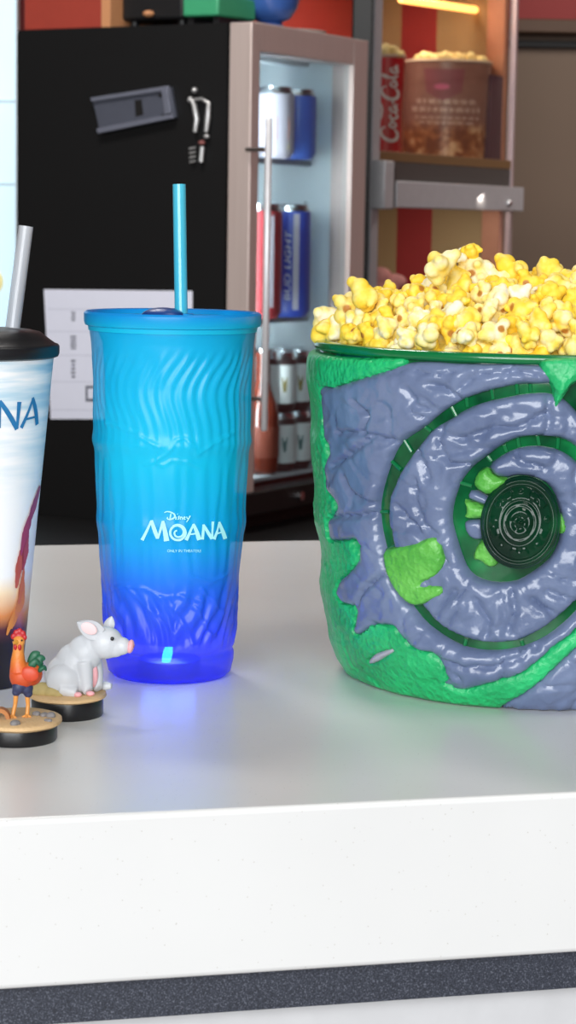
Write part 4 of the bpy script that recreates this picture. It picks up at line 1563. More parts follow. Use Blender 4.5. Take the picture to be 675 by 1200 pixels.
# snout disc, nostrils
sn = pp_(153, 757.5, -11)
g = G(); g.ell(sn, (4.2 * pu, 7.8 * pu, 8.2 * pu), 22, 14, Matrix.Rotation(0.18, 4, 'Y'))
so = obj('snout', g, M_PINK, pig, smooth=60)
for dz, dy in ((0.5, -3.2), (0.5, 3.0)):
    obj('nostril', G().ell(sn + V3(3.7, dy, dz) * pu, (0.9 * pu, 1.1 * pu, 1.6 * pu), 12, 8), mat('dark_pink_paint', (170, 96, 100), 0.5), so)
# ears: cupped leaves
def ear(base_px, tip_px, dy0, dy1, wid, name='ear'):
    B = pp_(*base_px, dy0); T_ = pp_(*tip_px, dy1)
    ax_ = T_ - B; ln_ = np.linalg.norm(ax_); ax_ /= ln_
    side = np.cross(ax_, V3(0, -1, 0)); side /= np.linalg.norm(side)
    nrm = np.cross(side, ax_)
    outer, inner = [], []
    nu, nv = 12, 12
    vs, vs2 = [], []
    for i in range(nu + 1):
        t = i / nu
        w_ = wid * pu * (math.sin(math.pi * min(1, 0.16 + 0.84 * t)) ** 0.8) * (1 - 0.15 * t) + 0.3 * pu
        for j in range(nv + 1):
            s_ = -1 + 2 * j / nv
            cup_ = (1 - s_ * s_) * 3.2 * pu * (1 - 0.5 * t)
            p_ = B + ax_ * ln_ * t + side * w_ * s_
            vs.append(p_ + nrm * cup_ * (-1) + nrm * 1.0 * pu)
            vs2.append(p_ + nrm * cup_ * (-1) - nrm * 1.4 * pu * (1 - s_ * s_) - nrm * 0.2 * pu)
    q = [(i * (nv + 1) + j, i * (nv + 1) + j + 1, (i + 1) * (nv + 1) + j + 1, (i + 1) * (nv + 1) + j) for i in range(nu) for j in range(nv)]
    k = len(vs)
    rim = [i * (nv + 1) for i in range(nu + 1)] + [nu * (nv + 1) + j for j in range(1, nv + 1)] + [i * (nv + 1) + nv for i in range(nu - 1, -1, -1)] + [j for j in range(nv - 1, 0, -1)]
    rf = [(rim[i], rim[(i + 1) % len(rim)], k + rim[(i + 1) % len(rim)], k + rim[i]) for i in range(len(rim))]
    g_ = G().add(vs + vs2, q + [tuple(k + i for i in reversed(f)) for f in q] + rf)
    return obj(name, g_, M_PIG, pig, smooth=60), (B, T_, ax_, side, nrm, ln_)


er, (B, T_, ax_, side, nrm, ln_) = ear((119, 744), (90, 729), -19, -25, 11.5)
g = G(); g.ell(B + ax_ * ln_ * 0.5 - nrm * 1.0 * pu + V3(0, -1.6, 0) * pu, (10.0 * pu, 1.3 * pu, 6.6 * pu), 20, 12, Matrix.Rotation(math.atan2(-(729 - 744), 90 - 119) * -1 + math.pi, 4, 'Y'))
obj('inner_ear', g, mat('soft_pink_paint', (240, 206, 208), 0.5), er, smooth=60)
ear((126, 739), (131, 722), 8, 12, 6.5)
# small plain bead eye, mouth line and pink belly
obj('eye', G().ell(pp_(131.5, 748.5, -23.5), (2.2 * pu, 1.6 * pu, 2.4 * pu), 16, 10), mat('black_bead_eye', (24, 22, 24), 0.2), pig)
obj('belly_patch', G().ell(pp_(109, 791, -5), (6 * pu, 4 * pu, 15 * pu), 20, 14), M_PINK, pig, smooth=60)
for x_, y_, dy in ((106, 817, -20), (91, 816, -27)):
    obj('trotter', G().ell(zfix(pp_(x_, y_, dy), pz + 2.6 * pu), (5 * pu, 4 * pu, 3 * pu), 16, 10), M_PINK, pig)
# rock beside the piglet
g = G()
for x_, y_, dy, r_ in ((50, 815, -14, 12), (62, 818, -20, 9), (68, 820, -24, 6), (48, 806, -8, 8)):
    P_ = zfix(pp_(x_, y_, dy), pz + r_ * 0.35 * pu)
    g.ell(P_, (r_ * 1.2 * pu, r_ * 0.8 * pu, r_ * 0.8 * pu), 16, 10)
g = blob(g, 1.3 * pu, 3)
obj('rock', g, M_OLIVE, pig)

# rooster
RBp = on_z(20, 866, Z_TOP)
ru = float((RBp - EYE) @ _F) / F_PX
ro_ = thing('rooster_topper', 'small orange rooster figure on tan and black round base', 'figurine', RBp)
rz_ = topper_base(ro_, RBp, ru, 47 * ru, 53 * ru, 18 * ru, 9 * ru)


def rp(x, y, dy=0.0):
    return at_y(x, y, RBp[1] + dy * ru)


M_OR = None
m, nt, p = new_mat('orange_red_feathers')
sx = N(nt, 'ShaderNodeSeparateXYZ'); nt.links.new(coords(nt, 'Generated'), sx.inputs[0])
nt.links.new(ramp(nt, sx.outputs['Z'], [(0.0, lin((180, 62, 30))), (0.35, lin((212, 88, 40))), (0.6, lin((220, 128, 52))), (0.85, lin((226, 150, 70)))]), p.inputs['Base Color'])
p.inputs['Roughness'].default_value = 0.45
bump(nt, p, noise_fac(nt, 500, 3), 0.3, 0.001)
g = G()
g.ell(rp(26, 792, 0), (15 * ru, 13 * ru, 17 * ru), 24, 16); g.ell(rp(36, 790, 2), (14 * ru, 11 * ru, 14 * ru), 24, 16)
g.tube([rp(23, 786, -2), rp(21, 774, -3), rp(21.5, 762, -4), rp(22, 754, -4)], [12 * ru, 8.5 * ru, 6.5 * ru, 6.5 * ru], 18)
g.ell(rp(22, 752, -5), (7.4 * ru, 7 * ru, 7.5 * ru), 20, 14)
g = blob(g, 0.9 * ru, 6)
obj('rooster_body', g, m, ro_, smooth=60)
M_CRED = mat('bright_red_comb', (182, 30, 36), 0.4)
g = G()
for x_, y_, r_ in ((15.5, 746, 3), (19, 742, 3.6), (23, 740.5, 3.8), (27, 743, 3.4), (29, 747, 2.8), (22, 747, 6)):
    g.ell(rp(x_, y_, -5), (r_ * ru, 2.4 * ru, r_ * 1.25 * ru), 14, 10)
obj('comb', blob(g, 0.6 * ru, 2), M_CRED, ro_, smooth=60)
g = G(); g.ell(rp(18, 758, -10), (2.2 * ru, 1.8 * ru, 4 * ru), 14, 10); g.ell(rp(23, 758.5, -10.5), (2.2 * ru, 1.8 * ru, 4 * ru), 14, 10)
obj('wattle', g, M_CRED, ro_, smooth=60)
M_BEAK = mat('yellow_ochre_beak', (226, 160, 60), 0.4)
b_ = rp(19, 752.5, -11); t_2 = rp(15.5, 754, -19)
obj('beak', G().tube([b_, 0.5 * (b_ + t_2), t_2], [3.2 * ru, 2.3 * ru, 0.4 * ru], 14), M_BEAK, ro_)
for x_, dy in ((25.5, -11.3), (15.8, -8.6)):
    obj('eye', G().ell(rp(x_, 750.5, dy), (1.1 * ru, 0.9 * ru, 1.2 * ru), 12, 8), mat('black_bead_eye', (24, 22, 24), 0.2), ro_)
# tail plumes: curved tapering feathers
M_TG = mat('dark_green_plume', (34, 98, 70), 0.45, vary=0.25, scale=300)
M_TN = mat('navy_feathers', (52, 58, 92), 0.5, vary=0.2, scale=300)
for k, (pts, wds) in enumerate((([(36, 790), (36, 775), (41, 765), (47, 766)], [3, 6, 6.5, 2]), ([(38, 792), (42, 778), (48, 768), (52, 774)], [3, 6, 6.5, 2]), ([(40, 794), (46, 784), (52, 778), (54, 786)], [3, 5.5, 6, 2]), ([(34, 788), (37, 779), (41, 773), (45, 778)], [3, 5, 5, 2]))):
    P_ = [np.array(rp(x_, y_, 6 - 3 * k)) for x_, y_ in pts]
    Q, nq, wq = [], None, None
    ts = np.linspace(0, 1, 12)
    b4 = lambda t: (1 - t) ** 3 * P_[0] + 3 * t * (1 - t) ** 2 * P_[1] + 3 * t * t * (1 - t) * P_[2] + t ** 3 * P_[3]
    obj('tail_feather', G().tube([b4(t) for t in ts], [float(np.interp(t, [0, .35, .7, 1], wds)) * ru for t in ts], 14, flat=0.55), M_TG, ro_, smooth=60)
obj('wing', G().ell(rp(35, 790, -11), (11 * ru, 3.4 * ru, 9 * ru), 22, 14, Matrix.Rotation(0.35, 4, 'Y')), mat('red_orange_wing', (206, 72, 40), 0.45, vary=0.2, scale=300), ro_, smooth=60)
g = G()
for x_, y_, dy, r_ in ((22, 805, -4, 8), (31, 806, 0, 8), (26, 800, -2, 9), (19, 811, -5, 5), (33, 812, 0, 5.5)):
    g.ell(rp(x_, y_, dy), (r_ * ru, r_ * ru, r_ * 1.05 * ru), 18, 12)
obj('leg_feathers', blob(g, 0.9 * ru, 4), M_TN, ro_, smooth=60)
M_LEGO = mat('orange_leg_paint', (222, 150, 74), 0.4)
for x_, y_, dy in ((32, 814, 0), (19, 812, -5)):
    hip = rp(x_, y_, dy); ft_ = V3(hip[0] + (0 if x_ > 25 else -4 * ru), hip[1] - 2 * ru, rz_ + 1.6 * ru)
    g = G(); g.tube([hip, 0.5 * (hip + ft_) + V3(0.8 * ru, 1.5 * ru, 0), ft_], [3.2 * ru, 2.5 * ru, 2.4 * ru], 14)
    for an in (-2.5, -1.57, -0.7):
        g.tube([ft_, ft_ + V3(math.cos(an) * 4 * ru, math.sin(an) * 4 * ru, -0.2 * ru), ft_ + V3(math.cos(an) * 7 * ru, math.sin(an) * 7 * ru, -0.6 * ru)], [2.2 * ru, 1.7 * ru, 0.8 * ru], 10)
    obj('leg', blob(g, 0.6 * ru, 2), M_LEGO, ro_, smooth=60)
rs_ = random.Random(9)
for x_, y_, r_ in ((44, 838, 5), (52, 839, 4.5), (61, 840, 6), (57, 845, 3.5), (19, 849, 6)):
    q = on_z(x_, y_, rz_)
    g = G(); 
    for _ in range(3):
        g.ell(q + V3(rs_.uniform(-2, 2), rs_.uniform(-2, 2), r_ * 0.25) * ru, [r_ * rs_.uniform(0.7, 1.05) * ru for _ in range(2)] + [r_ * 0.7 * ru], 12, 8)
    obj('rock', blob(g, 0.9 * ru, 1, 0.3), M_ROCK, ro_)
# brown half shell with an orange top at the left
q = on_z(0, 842, rz_)
g = G()
arc = [(12 * math.cos(t), 13 * math.sin(t)) for t in np.linspace(0, math.pi, 16)]
inn = [(7.5 * math.cos(t), 8 * math.sin(t)) for t in np.linspace(math.pi, 0, 16)]
pl_ = arc + inn
nA = len(pl_)
fr_ = [V3(q[0] + x_ * ru, q[1] - 5 * ru, rz_ - 0.2 * ru + y_ * ru) for x_, y_ in pl_]
bk_ = [V3(q[0] + x_ * ru, q[1] + 7 * ru, rz_ - 0.2 * ru + y_ * ru) for x_, y_ in pl_]
fs = [(i, i + 1, nA - 2 - i, nA - 1 - i) for i in range(15)]
fs = fs + [tuple(nA + i for i in reversed(f)) for f in fs] + [(i, (i + 1) % nA, nA + (i + 1) % nA, nA + i) for i in range(nA)]
obj('hollow_log', G().add(fr_ + bk_, fs), mat('orange_brown_bark', (176, 112, 58), 0.6, vary=0.25, scale=250), ro_)
# ------------------------------------------------------------------ popcorn bucket
BB = on_z(614, 789, Z_TOP)
BD = BB[1]
bcx = 612
BPX = abs(at_y(1, 600, BD)[0] - at_y(0, 600, BD)[0])
rows = [(404, 251), (430, 253), (450, 252), (500, 247), (560, 243), (600, 239), (640, 233), (680, 229), (720, 225), (745, 219), (765, 209), (780, 199), (788, 191)]
bprof = px_profile(bcx, BD, rows, 0.0)
zs_ = list(bprof)
zs_ = [(z, r) for z, r in zs_ if z > Z_TOP + 0.0005] + [(Z_TOP + 0.0004, 180 * BPX)]
brev = Rev(BB[:2], zs_)
zrim = at_y(bcx, 401.5, BD)[2]
Rrim = float(brev.R(zrim))
print('BUCKET', BB, BPX, zrim - Z_TOP, Rrim)
RREF = 0.1


brev_hit = Rev(BB[:2], [(z, r + 0.003) for z, r in zs_])


def b_st(px, py):
    th, z = brev_hit.hit(px, py)
    th = max(th, -1.27)
    return (th * RREF, z)


def b_place(s, t, h):
    th = s / RREF
    # push along the wall's own normal
    dz = 0.002
    dr = (float(brev.R(t + dz)) - float(brev.R(t - dz))) / (2 * dz)
    nl = math.hypot(1, dr)
    r = float(brev.R(t)) + h / nl
    z = max(t - h * dr / nl, Z_TOP + 0.0004)
    return V3(BB[0] + r * math.sin(th), BB[1] - r * math.cos(th), z)


def loopmap(pts, it=1):
    return smooth_loop([b_st(x, y) for x, y in pts], it)


# materials
m, nt, p = new_mat('green_translucent_plastic')
f = noise_fac(nt, 40, 3)
col = ramp(nt, f, [(0.35, lin((6, 74, 44))), (0.6, lin((12, 118, 64))), (0.75, lin((24, 160, 86)))])
nt.links.new(col, p.inputs['Base Color'])
p.inputs['Roughness'].default_value = 0.12
p.inputs['Coat Weight'].default_value = 0.5
tl = N(nt, 'ShaderNodeBsdfTranslucent'); nt.links.new(col, tl.inputs[0])
mx = N(nt, 'ShaderNodeMixShader'); mx.inputs[0].default_value = 0.3
nt.links.new(p.outputs[0], mx.inputs[1]); nt.links.new(tl.outputs[0], mx.inputs[2])
nt.links.new(mx.outputs[0], nt.nodes['Material Output'].inputs['Surface'])
M_GRN = m


def paint_mat(name, lo, hi, rough, scale, bscale, bstr, coat=0.25):
    m, nt, p = new_mat(name)
    f = noise_fac(nt, scale, 4)
    nt.links.new(ramp(nt, f, [(0.3, lin(lo)), (0.7, lin(hi))]), p.inputs['Base Color'])
    p.inputs['Roughness'].default_value = rough
    p.inputs['Coat Weight'].default_value = coat
    p.inputs['Coat Roughness'].default_value = 0.15
    v = N(nt, 'ShaderNodeTexVoronoi'); v.inputs['Scale'].default_value = bscale
    nt.links.new(coords(nt), v.inputs['Vector'])
    a = N(nt, 'ShaderNodeMath'); a.operation = 'ADD'
    nt.links.new(v.outputs['Distance'], a.inputs[0]); nt.links.new(noise_fac(nt, bscale * 1.4, 3), a.inputs[1])
    bump(nt, p, a.outputs[0], bstr, 0.0015)
    return m


M_STONE = paint_mat('slate_blue_stone_paint', (90, 104, 138), (116, 130, 162), 0.27, 22, 95, 0.35, 0.35)
M_MOSS = paint_mat('emerald_moss_paint', (16, 154, 90), (36, 196, 116), 0.45, 30, 260, 0.6, 0.2)
M_LIME = paint_mat('lime_moss_paint', (66, 160, 52), (112, 196, 84), 0.45, 40, 260, 0.6, 0.2)

bucket = thing('popcorn_bucket', 'round green popcorn bucket with grey stone spiral and moss relief', 'bucket', BB)
zz = list(np.linspace(Z_TOP + 0.0004, zrim - 0.004, 50))
wall = [(0.001, Z_TOP + 0.0004)] + [(float(brev.R(z)), float(z)) for z in zz]
inner = [(float(brev.R(z)) - 0.0032, float(z)) for z in reversed(zz[4:])] + [(0.001, zz[4])]
obj('bucket_wall', G().lathe(wall + inner, BB[:2], 180, close=False), M_GRN, bucket, smooth=50)
M_RIM = mat('green_rim', (12, 112, 60), 0.2, coat=0.3)
zr = zrim
obj('rim', G().lathe([(Rrim - 0.004, zr - 0.005), (Rrim + 0.0022, zr - 0.005), (Rrim + 0.0036, zr - 0.0036), (Rrim + 0.0036, zr - 0.001), (Rrim + 0.0022, zr + 0.0002), (Rrim - 0.0035, zr + 0.0002), (Rrim - 0.004, zr - 0.005)], BB[:2], 200), M_RIM, bucket, smooth=50)


# ---- relief drawing (pixel outlines on the front of the bucket)
stoneA = [(377, 449), (390, 452), (405, 448), (420, 443), (440, 437), (460, 432), (472, 427), (485, 424), (505, 424), (530, 426), (570, 427), (600, 427), (640, 429), (690, 431), (720, 436), (716, 446), (690, 449), (660, 448),
          (632, 450), (605, 450), (575, 457), (545, 466), (528, 476), (515, 484), (496, 501), (471, 516), (463, 526), (456, 541), (449.5, 560), (446, 573), (442, 595), (444.5, 618), (449.5, 643), (456, 666), (466, 689), (482, 711), (496, 729), (515, 743), (530, 752), (543, 758), (565, 762.5), (588, 762.5), (613, 758), (636, 749), (656, 735), (675, 718), (700, 690), (735, 640), (760, 650), (730, 700), (700, 722),
          (675, 736), (668, 745), (650, 757), (630, 775), (610, 790), (585, 795), (565, 801), (548, 806), (530, 803), (513, 794.5), (526, 791), (522, 786), (518, 776), (510, 763), (500, 763), (482, 757), (470, 745), (465, 735), (458, 733), (440, 733), (433, 738), (422, 745), (416, 739), (418, 725), (422, 711), (412, 710), (402, 706), (396, 692), (400, 678), (412, 668), (422, 655), (424, 640), (420, 631), (405, 635), (390, 634), (382, 626), (378, 615), (380, 600), (395, 597), (398, 590), (387, 577), (378, 572),
          (372, 566), (372, 552), (378, 541), (388, 534), (391, 526), (381, 516), (375, 500), (376, 480), (374, 462)]
stoneB = [(672, 474), (660, 464), (648, 460), (638, 458), (613, 460), (593, 464), (568, 469), (545, 477), (523, 491), (505, 501), (496, 511), (481, 531), (468, 551), (458, 573), (453, 595), (456, 620), (461, 642), (465, 666), (476, 689), (494, 710), (507, 726), (520, 738), (538, 747), (560, 754), (588, 755.5), (611, 752), (631, 742), (650, 729), (668, 713), (695, 686), (722, 650), (738, 610), (735, 570), (715, 535), (695, 510), (685, 490)]
holeB = [(675, 522), (659, 513), (643.5, 511), (623, 510), (606, 513), (588, 521), (570.5, 534), (555, 545), (545, 556), (538, 566), (530, 590), (528, 610), (533, 628), (540, 650), (548, 668), (560, 678), (580, 683), (603, 682), (618, 675), (641, 659), (651, 646), (657, 630), (659, 605), (650, 575), (636, 562), (612, 556), (590, 560), (577, 556), (572, 544), (593, 531), (611, 524), (631, 522.5), (656, 527), (675, 539), (696, 560), (704, 552), (692, 536)]
stoneD = [(692, 744), (675, 758), (655, 775), (640, 790), (622, 803), (606, 814), (590, 820), (583, 826), (592, 836), (640, 838), (700, 832), (750, 810), (790, 760), (800, 720), (760, 700), (720, 720)]
drip = [(632, 421), (660, 418), (700, 419), (735, 424), (720, 440), (690, 444), (672, 449), (664, 460), (655, 474), (649, 481), (646.5, 470), (648, 458), (643, 447), (635, 443), (631, 432)]
lime = [(456, 641), (470, 638.5), (491, 634), (508, 627), (517, 628), (522, 639), (525, 653), (521, 666), (511, 675), (501, 679), (499, 685), (512, 683), (525, 685), (523, 694), (508, 701), (500, 706), (488, 706.5), (478, 699), (466, 682), (458, 661)]
gaps = [[(433, 771), (440, 765), (452, 760), (465, 757), (464, 762), (452, 769), (438, 775)]]


def z4(X, Y):
    return (505 + X / 3.97, 545 + Y / 3.97)


inner_lime = [[(200, 62), (228, 22), (265, 8), (288, 45), (372, 66), (330, 110), (270, 146), (200, 104)], [(148, 158), (180, 166), (270, 196), (262, 246), (150, 250), (166, 212)], [(213, 372), (240, 345), (268, 352), (310, 420), (320, 450), (290, 476), (250, 466), (230, 440), (188, 438)], [(590, 222), (616, 228), (640, 290), (620, 322), (590, 316)]]
inner_grey = [[(164, 150), (190, 108), (280, 158), (262, 190), (200, 168)], [(150, 268), (175, 255), (250, 255), (250, 345), (190, 346), (160, 312)]]
creases = [[(505, 449), (520, 452), (530, 458), (540, 466)], [(400, 506), (425, 505), (440, 509), (455, 513), (470, 517)], [(642, 461), (643, 490), (641, 506), (632, 512)], [(519, 498), (517, 515), (522, 533), (530, 541), (552, 543)],
           [(545, 512), (580, 500), (610, 498), (640, 482)], [(480, 455), (492, 475), (505, 478)], [(395, 545), (410, 535), (430, 520), (440, 512)], [(408, 560), (415, 575), (425, 583), (440, 588)], [(380, 601), (400, 604), (425, 603), (441, 600)],
           [(424, 706), (430, 690), (442, 680), (452, 672)], [(490, 560), (492, 590), (500, 612), (515, 625)], [(470, 590), (485, 610), (498, 626)], [(560, 700), (575, 725), (570, 742)], [(600, 690), (604, 715), (596, 735)], [(536, 690), (525, 705), (515, 720)], [(625, 700), (640, 712), (650, 722)],
           [(520, 770), (545, 778), (580, 778), (615, 765), (640, 748)], [(620, 745), (628, 758)], [(600, 524), (612, 540), (640, 548)], [(480, 515), (500, 540), (505, 560)], [(420, 470), (436, 486), (430, 505)], [(640, 690), (668, 700)], [(660, 590), (690, 610), (700, 640)], [(540, 455), (560, 440), (600, 436), (630, 440)]]
creases_m = [np.array([b_st(*q) for q in c]) for c in creases]


def edge_round(d, H, w):
    t = np.clip(d / w, 0, 1)
    return H * np.sqrt(np.clip(1 - (1 - t) ** 2, 0, 1))


def nz(P, sc, seed):
    return np.array([noise.noise((p[0] * sc, p[1] * sc, seed)) for p in P])


def ridged(P, sc, seed):
    return np.array([1 - abs(noise.noise((p[0] * sc, p[1] * sc, seed))) * 2 for p in P])


def stone_h(H, w, seed):
    def f(P, d):
        h = edge_round(d, H, w)
        h = h + (0.0014 * nz(P, 50, seed) + 0.0012 * nz(P, 120, seed + 3) - 0.0022 * np.clip(ridged(P, 48, seed + 7) - 0.82, 0, 1) * 5 + 0.0010 * np.clip(ridged(P, 85, seed + 9) - 0.6, 0, 1) * 2 + 0.0005 * nz(P, 300, seed + 5)) * np.clip(d / 0.003, 0, 1) * np.clip(1.0 - 0.6 * (-P[:, 0] / RREF - 0.75) / 0.3, 0.4, 1.0)
        for c in creases_m:
            dd = seg_dist(P, [c], closed=False)
            h = h - 0.0030 * np.exp(-(dd / 0.0014) ** 2) * np.clip(d / 0.002, 0, 1)
        return h + 0.001
    return f


def moss_h(H, w, seed):
    def f(P, d):
        h = edge_round(d, H, w)
        return h + 0.001 + (0.0007 * nz(P, 90, seed) + 0.0005 * nz(P, 260, seed + 2)) * np.clip(d / 0.002, 0, 1)
    return f


def patch(name, loops, m, hf, step=0.0016, it=1, parent=bucket, sk=-0.001):
    g = G()
    relief(g, loops, step, hf, b_place, skirt=sk)
    return obj(name, g, m, parent, smooth=70)


sA_ = [loopmap(stoneA)]
sB_ = [loopmap([(603 + (x - 603) * 0.983, 608 + (y - 608) * 0.985) for x, y in stoneB]), loopmap(holeB)]
patch('stone_coil', sA_, M_STONE, stone_h(0.0056, 0.0058, 1.0))
patch('stone_coil', sB_, M_STONE, stone_h(0.0062, 0.0060, 4.0))
patch('stone_coil', [loopmap(stoneD)], M_STONE, stone_h(0.0048, 0.0045, 8.0))
# moss below the stone: left flank from rim to base and along the bottom
zt_m = zrim - 0.0065
flank = [b_st(*q) for q in [(470, 418.5), (476, 421), (474, 432), (440, 446), (400, 460), (388, 470), (388, 560), (400, 600), (420, 640), (440, 665), (436, 715), (470, 728), (482, 740), (500, 757), (520, 768), (530, 788), (532, 800), (548, 803), (585, 791), (610, 786), (630, 771), (650, 753), (668, 741), (690, 725), (720, 700), (733, 712), (700, 742), (675, 760), (655, 778), (640, 793), (622, 806), (604, 817), (590, 823), (580, 829)]]
zlow = Z_TOP + 0.0025
flank += [(-0.1 * RREF * 10 * 0.1, zlow), (-0.5 * RREF, zlow), (-1.0 * RREF, zlow), (-1.5 * RREF, zlow), (-2.0 * RREF, zlow), (-2.0 * RREF, zt_m), (-1.5 * RREF, zt_m), (-1.0 * RREF, zt_m)]
fl = smooth_loop(flank, 1)


def flank_h(P, d):
    h = edge_round(d, 0.0044, 0.004) + 0.0008
    h = h + (0.0010 * nz(P, 60, 21) + 0.0005 * nz(P, 240, 22)) * np.clip(d / 0.003, 0, 1)
    under = inside(P, sA_) & (seg_dist(P, sA_) > 0.0012)
    h = np.where(under, 0.0003, h)
    # lumpy outline at the far left
    lump = 0.5 + 0.5 * np.sin(P[:, 1] * 150 + 0.6)
    h = h + 0.0016 * lump * np.clip((-P[:, 0] / RREF - 1.05) / 0.25, 0, 1)
    for c in moss_cr:
        dd = seg_dist(P, [c], closed=False)
        h = h - 0.0016 * np.exp(-(dd / 0.0011) ** 2)
    for gp in gaps:
        q = np.array([b_st(*x_) for x_ in gp])
        ins = inside(P, [q]); dd = seg_dist(P, [q])
        h = h - np.where(ins, 0.004 * np.clip(dd / 0.001, 0, 1), 0)
    return h


moss_cr = [np.array([b_st(*q) for q in c]) for c in ([(405, 740), (410, 762), (420, 780), (432, 785), (445, 795)], [(418, 782), (432, 776)], [(500, 796), (513, 793)], [(362, 470), (372, 480)])]
patch('moss_patch', [fl], M_MOSS, flank_h, step=0.0018)
# the relief carries on around the far sides
for k, (pts_, m_, hf_) in enumerate((
    ([(1.20, .155), (1.55, .168), (2.1, .160), (2.7, .166), (3.0, .120), (2.75, .085), (2.9, .045), (2.3, .030), (1.8, .045), (1.45, .035), (1.30, .075), (1.38, .115)], M_STONE, stone_h(0.0055, 0.0045, 14.0)),
    ([(3.25, .165), (3.9, .160), (4.15, .120), (4.0, .070), (4.12, .030), (3.5, .022), (3.2, .060), (3.3, .110)], M_STONE, stone_h(0.0055, 0.0045, 17.0)),
    ([(1.05, .016), (1.6, .012), (2.4, .010), (3.1, .014), (3.12, .040), (2.6, .026), (2.1, .022), (1.6, .032), (1.2, .024)], M_MOSS, moss_h(0.004, 0.004, 18)),
    ([(2.0, .176), (2.9, .177), (3.6, .176), (3.2, .150), (3.0, .168), (2.5, .160)], M_MOSS, moss_h(0.006, 0.004, 19)))):
    patch('stone_coil' if m_ is M_STONE else 'moss_patch', [smooth_loop([(a_ * RREF, Z_TOP + z_) for a_, z_ in pts_], 2)], m_, hf_, step=0.0024)
q = [loopmap(gaps[0])]
patch('stone_chip', q, mat('pale_grey_stone_paint', (168, 166, 178), 0.4), lambda P, d: edge_round(d, 0.0022, 0.002) + 0.0035, step=0.001)
patch('moss_patch', [loopmap(drip)], M_MOSS, moss_h(0.0088, 0.004, 31), step=0.0012)
patch('lime_moss_patch', [loopmap(lime)], M_LIME, lambda P, d: moss_h(0.003, 0.003, 33)(P, d) + 0.0062, step=0.0012, sk=0.003)['label'] = 'bright lime green moss patch'
for k, lp_ in enumerate(inner_lime):
    patch('lime_moss_patch', [loopmap([z4(*q_) for q_ in lp_])], M_LIME, moss_h(0.005, 0.0035, 40 + k), step=0.0010)
for k, lp_ in enumerate(inner_grey):
    patch('stone_chip', [loopmap([z4(*q_) for q_ in lp_])], M_STONE, moss_h(0.0035, 0.003, 50 + k), step=0.0010)

# cross bars seen inside the open green groove
bars = [((527, 477), (533, 488)), ((545, 466), (546, 477)), ((575, 457), (577, 468)), ((605, 450), (606, 462)), ((621, 450), (622, 460)), ((496, 501), (503, 506)), ((471, 516), (480, 530)), ((456, 541), (467, 551)),
        ((606, 513), (608, 524)), ((630, 511), (632, 522)), ((655, 513), (654, 526)), ((570, 535), (575, 541)), ((590, 522), (593, 530)), ((538, 566), (552, 570)), ((443, 600), (453, 600)), ((450, 645), (460, 640)), ((543, 757), (545, 749)), ((613, 757), (611, 751))]
M_BARG = mat('bright_green_plastic', (14, 112, 62), 0.15, coat=0.4)
for a_, b_ in bars:
    A = b_st(*a_); B = b_st(*b_)
    pts = [b_place(A[0] + (B[0] - A[0]) * t, A[1] + (B[1] - A[1]) * t, 0.0004) for t in np.linspace(0, 1, 5)]
    obj('groove_bar', G().tube(pts, 0.0011, 8), M_BARG, bucket)
# medallion: oval green stone boss with plain rings and dashes
mc = b_st(610, 612.5)
mcen = b_place(mc[0], mc[1], 0.0)
th_m = mc[0] / RREF
nrm_m = V3(math.sin(th_m), -math.cos(th_m), 0.10); nrm_m /= np.linalg.norm(nrm_m)
tan_m = V3(math.cos(th_m), math.sin(th_m), 0)
up_m = np.cross(tan_m, nrm_m); up_m = -up_m if up_m[2] < 0 else up_m
bu = float((mcen - EYE) @ _F) / F_PX
ea, eb = 46.5 * bu, 54.5 * bu
tilt = -0.12


def md(u, v, h):
    """u, v in units of the oval's half axes"""
    x, y = u * ea, v * eb
    xr_, yr_ = x * math.cos(tilt) - y * math.sin(tilt), x * math.sin(tilt) + y * math.cos(tilt)
    return mcen + tan_m * xr_ + up_m * yr_ + nrm_m * h


m, nt, p = new_mat('deep_green_gloss_plastic')
sx = coords(nt)
f = noise_fac(nt, 26, 2)
p.inputs['Specular IOR Level'].default_value = 0.25
col = ramp(nt, f, [(0.40, lin((4, 34, 22))), (0.60, lin((8, 56, 34))), (0.74, lin((16, 110, 58)))])
nt.links.new(col, p.inputs['Base Color'])
p.inputs['Roughness'].default_value = 0.1
p.inputs['Coat Weight'].default_value = 0.12
M_DEEP = m
H0 = 0.0135
g = G()
nr, na = 60, 160
mp_ = lambda u, v: 0
vs, fs = [], []


def med_h(r, a):
    h = H0 + 0.001 - 0.0072 * r * r
    h += 0.0010 * math.exp(-((r - 0.90) / 0.03) ** 2) - 0.0010 * math.exp(-((r - 0.82) / 0.03) ** 2)
    top = max(0.0, math.sin(a))
    if 0.54 < r < 0.78:
        seg = math.sin(9 * a + 0.4) * math.sin(4 * a - 0.7) + 0.25 * math.sin(30 * r)
        h += 0.0014 * min(1, max(0, seg * 5)) * min(1, (r - 0.54) / 0.05, (0.78 - r) / 0.05) * (0.35 + 0.65 * top)
    h -= 0.0010 * math.exp(-((r - 0.47) / 0.03) ** 2) * (0.3 + 0.7 * top)
    if r < 0.40:
        h += 0.0007 * math.cos(26 * r) * (0.4 + 0.6 * abs(math.cos(2.5 * a))) * min(1, (0.40 - r) / 0.06)
    return h


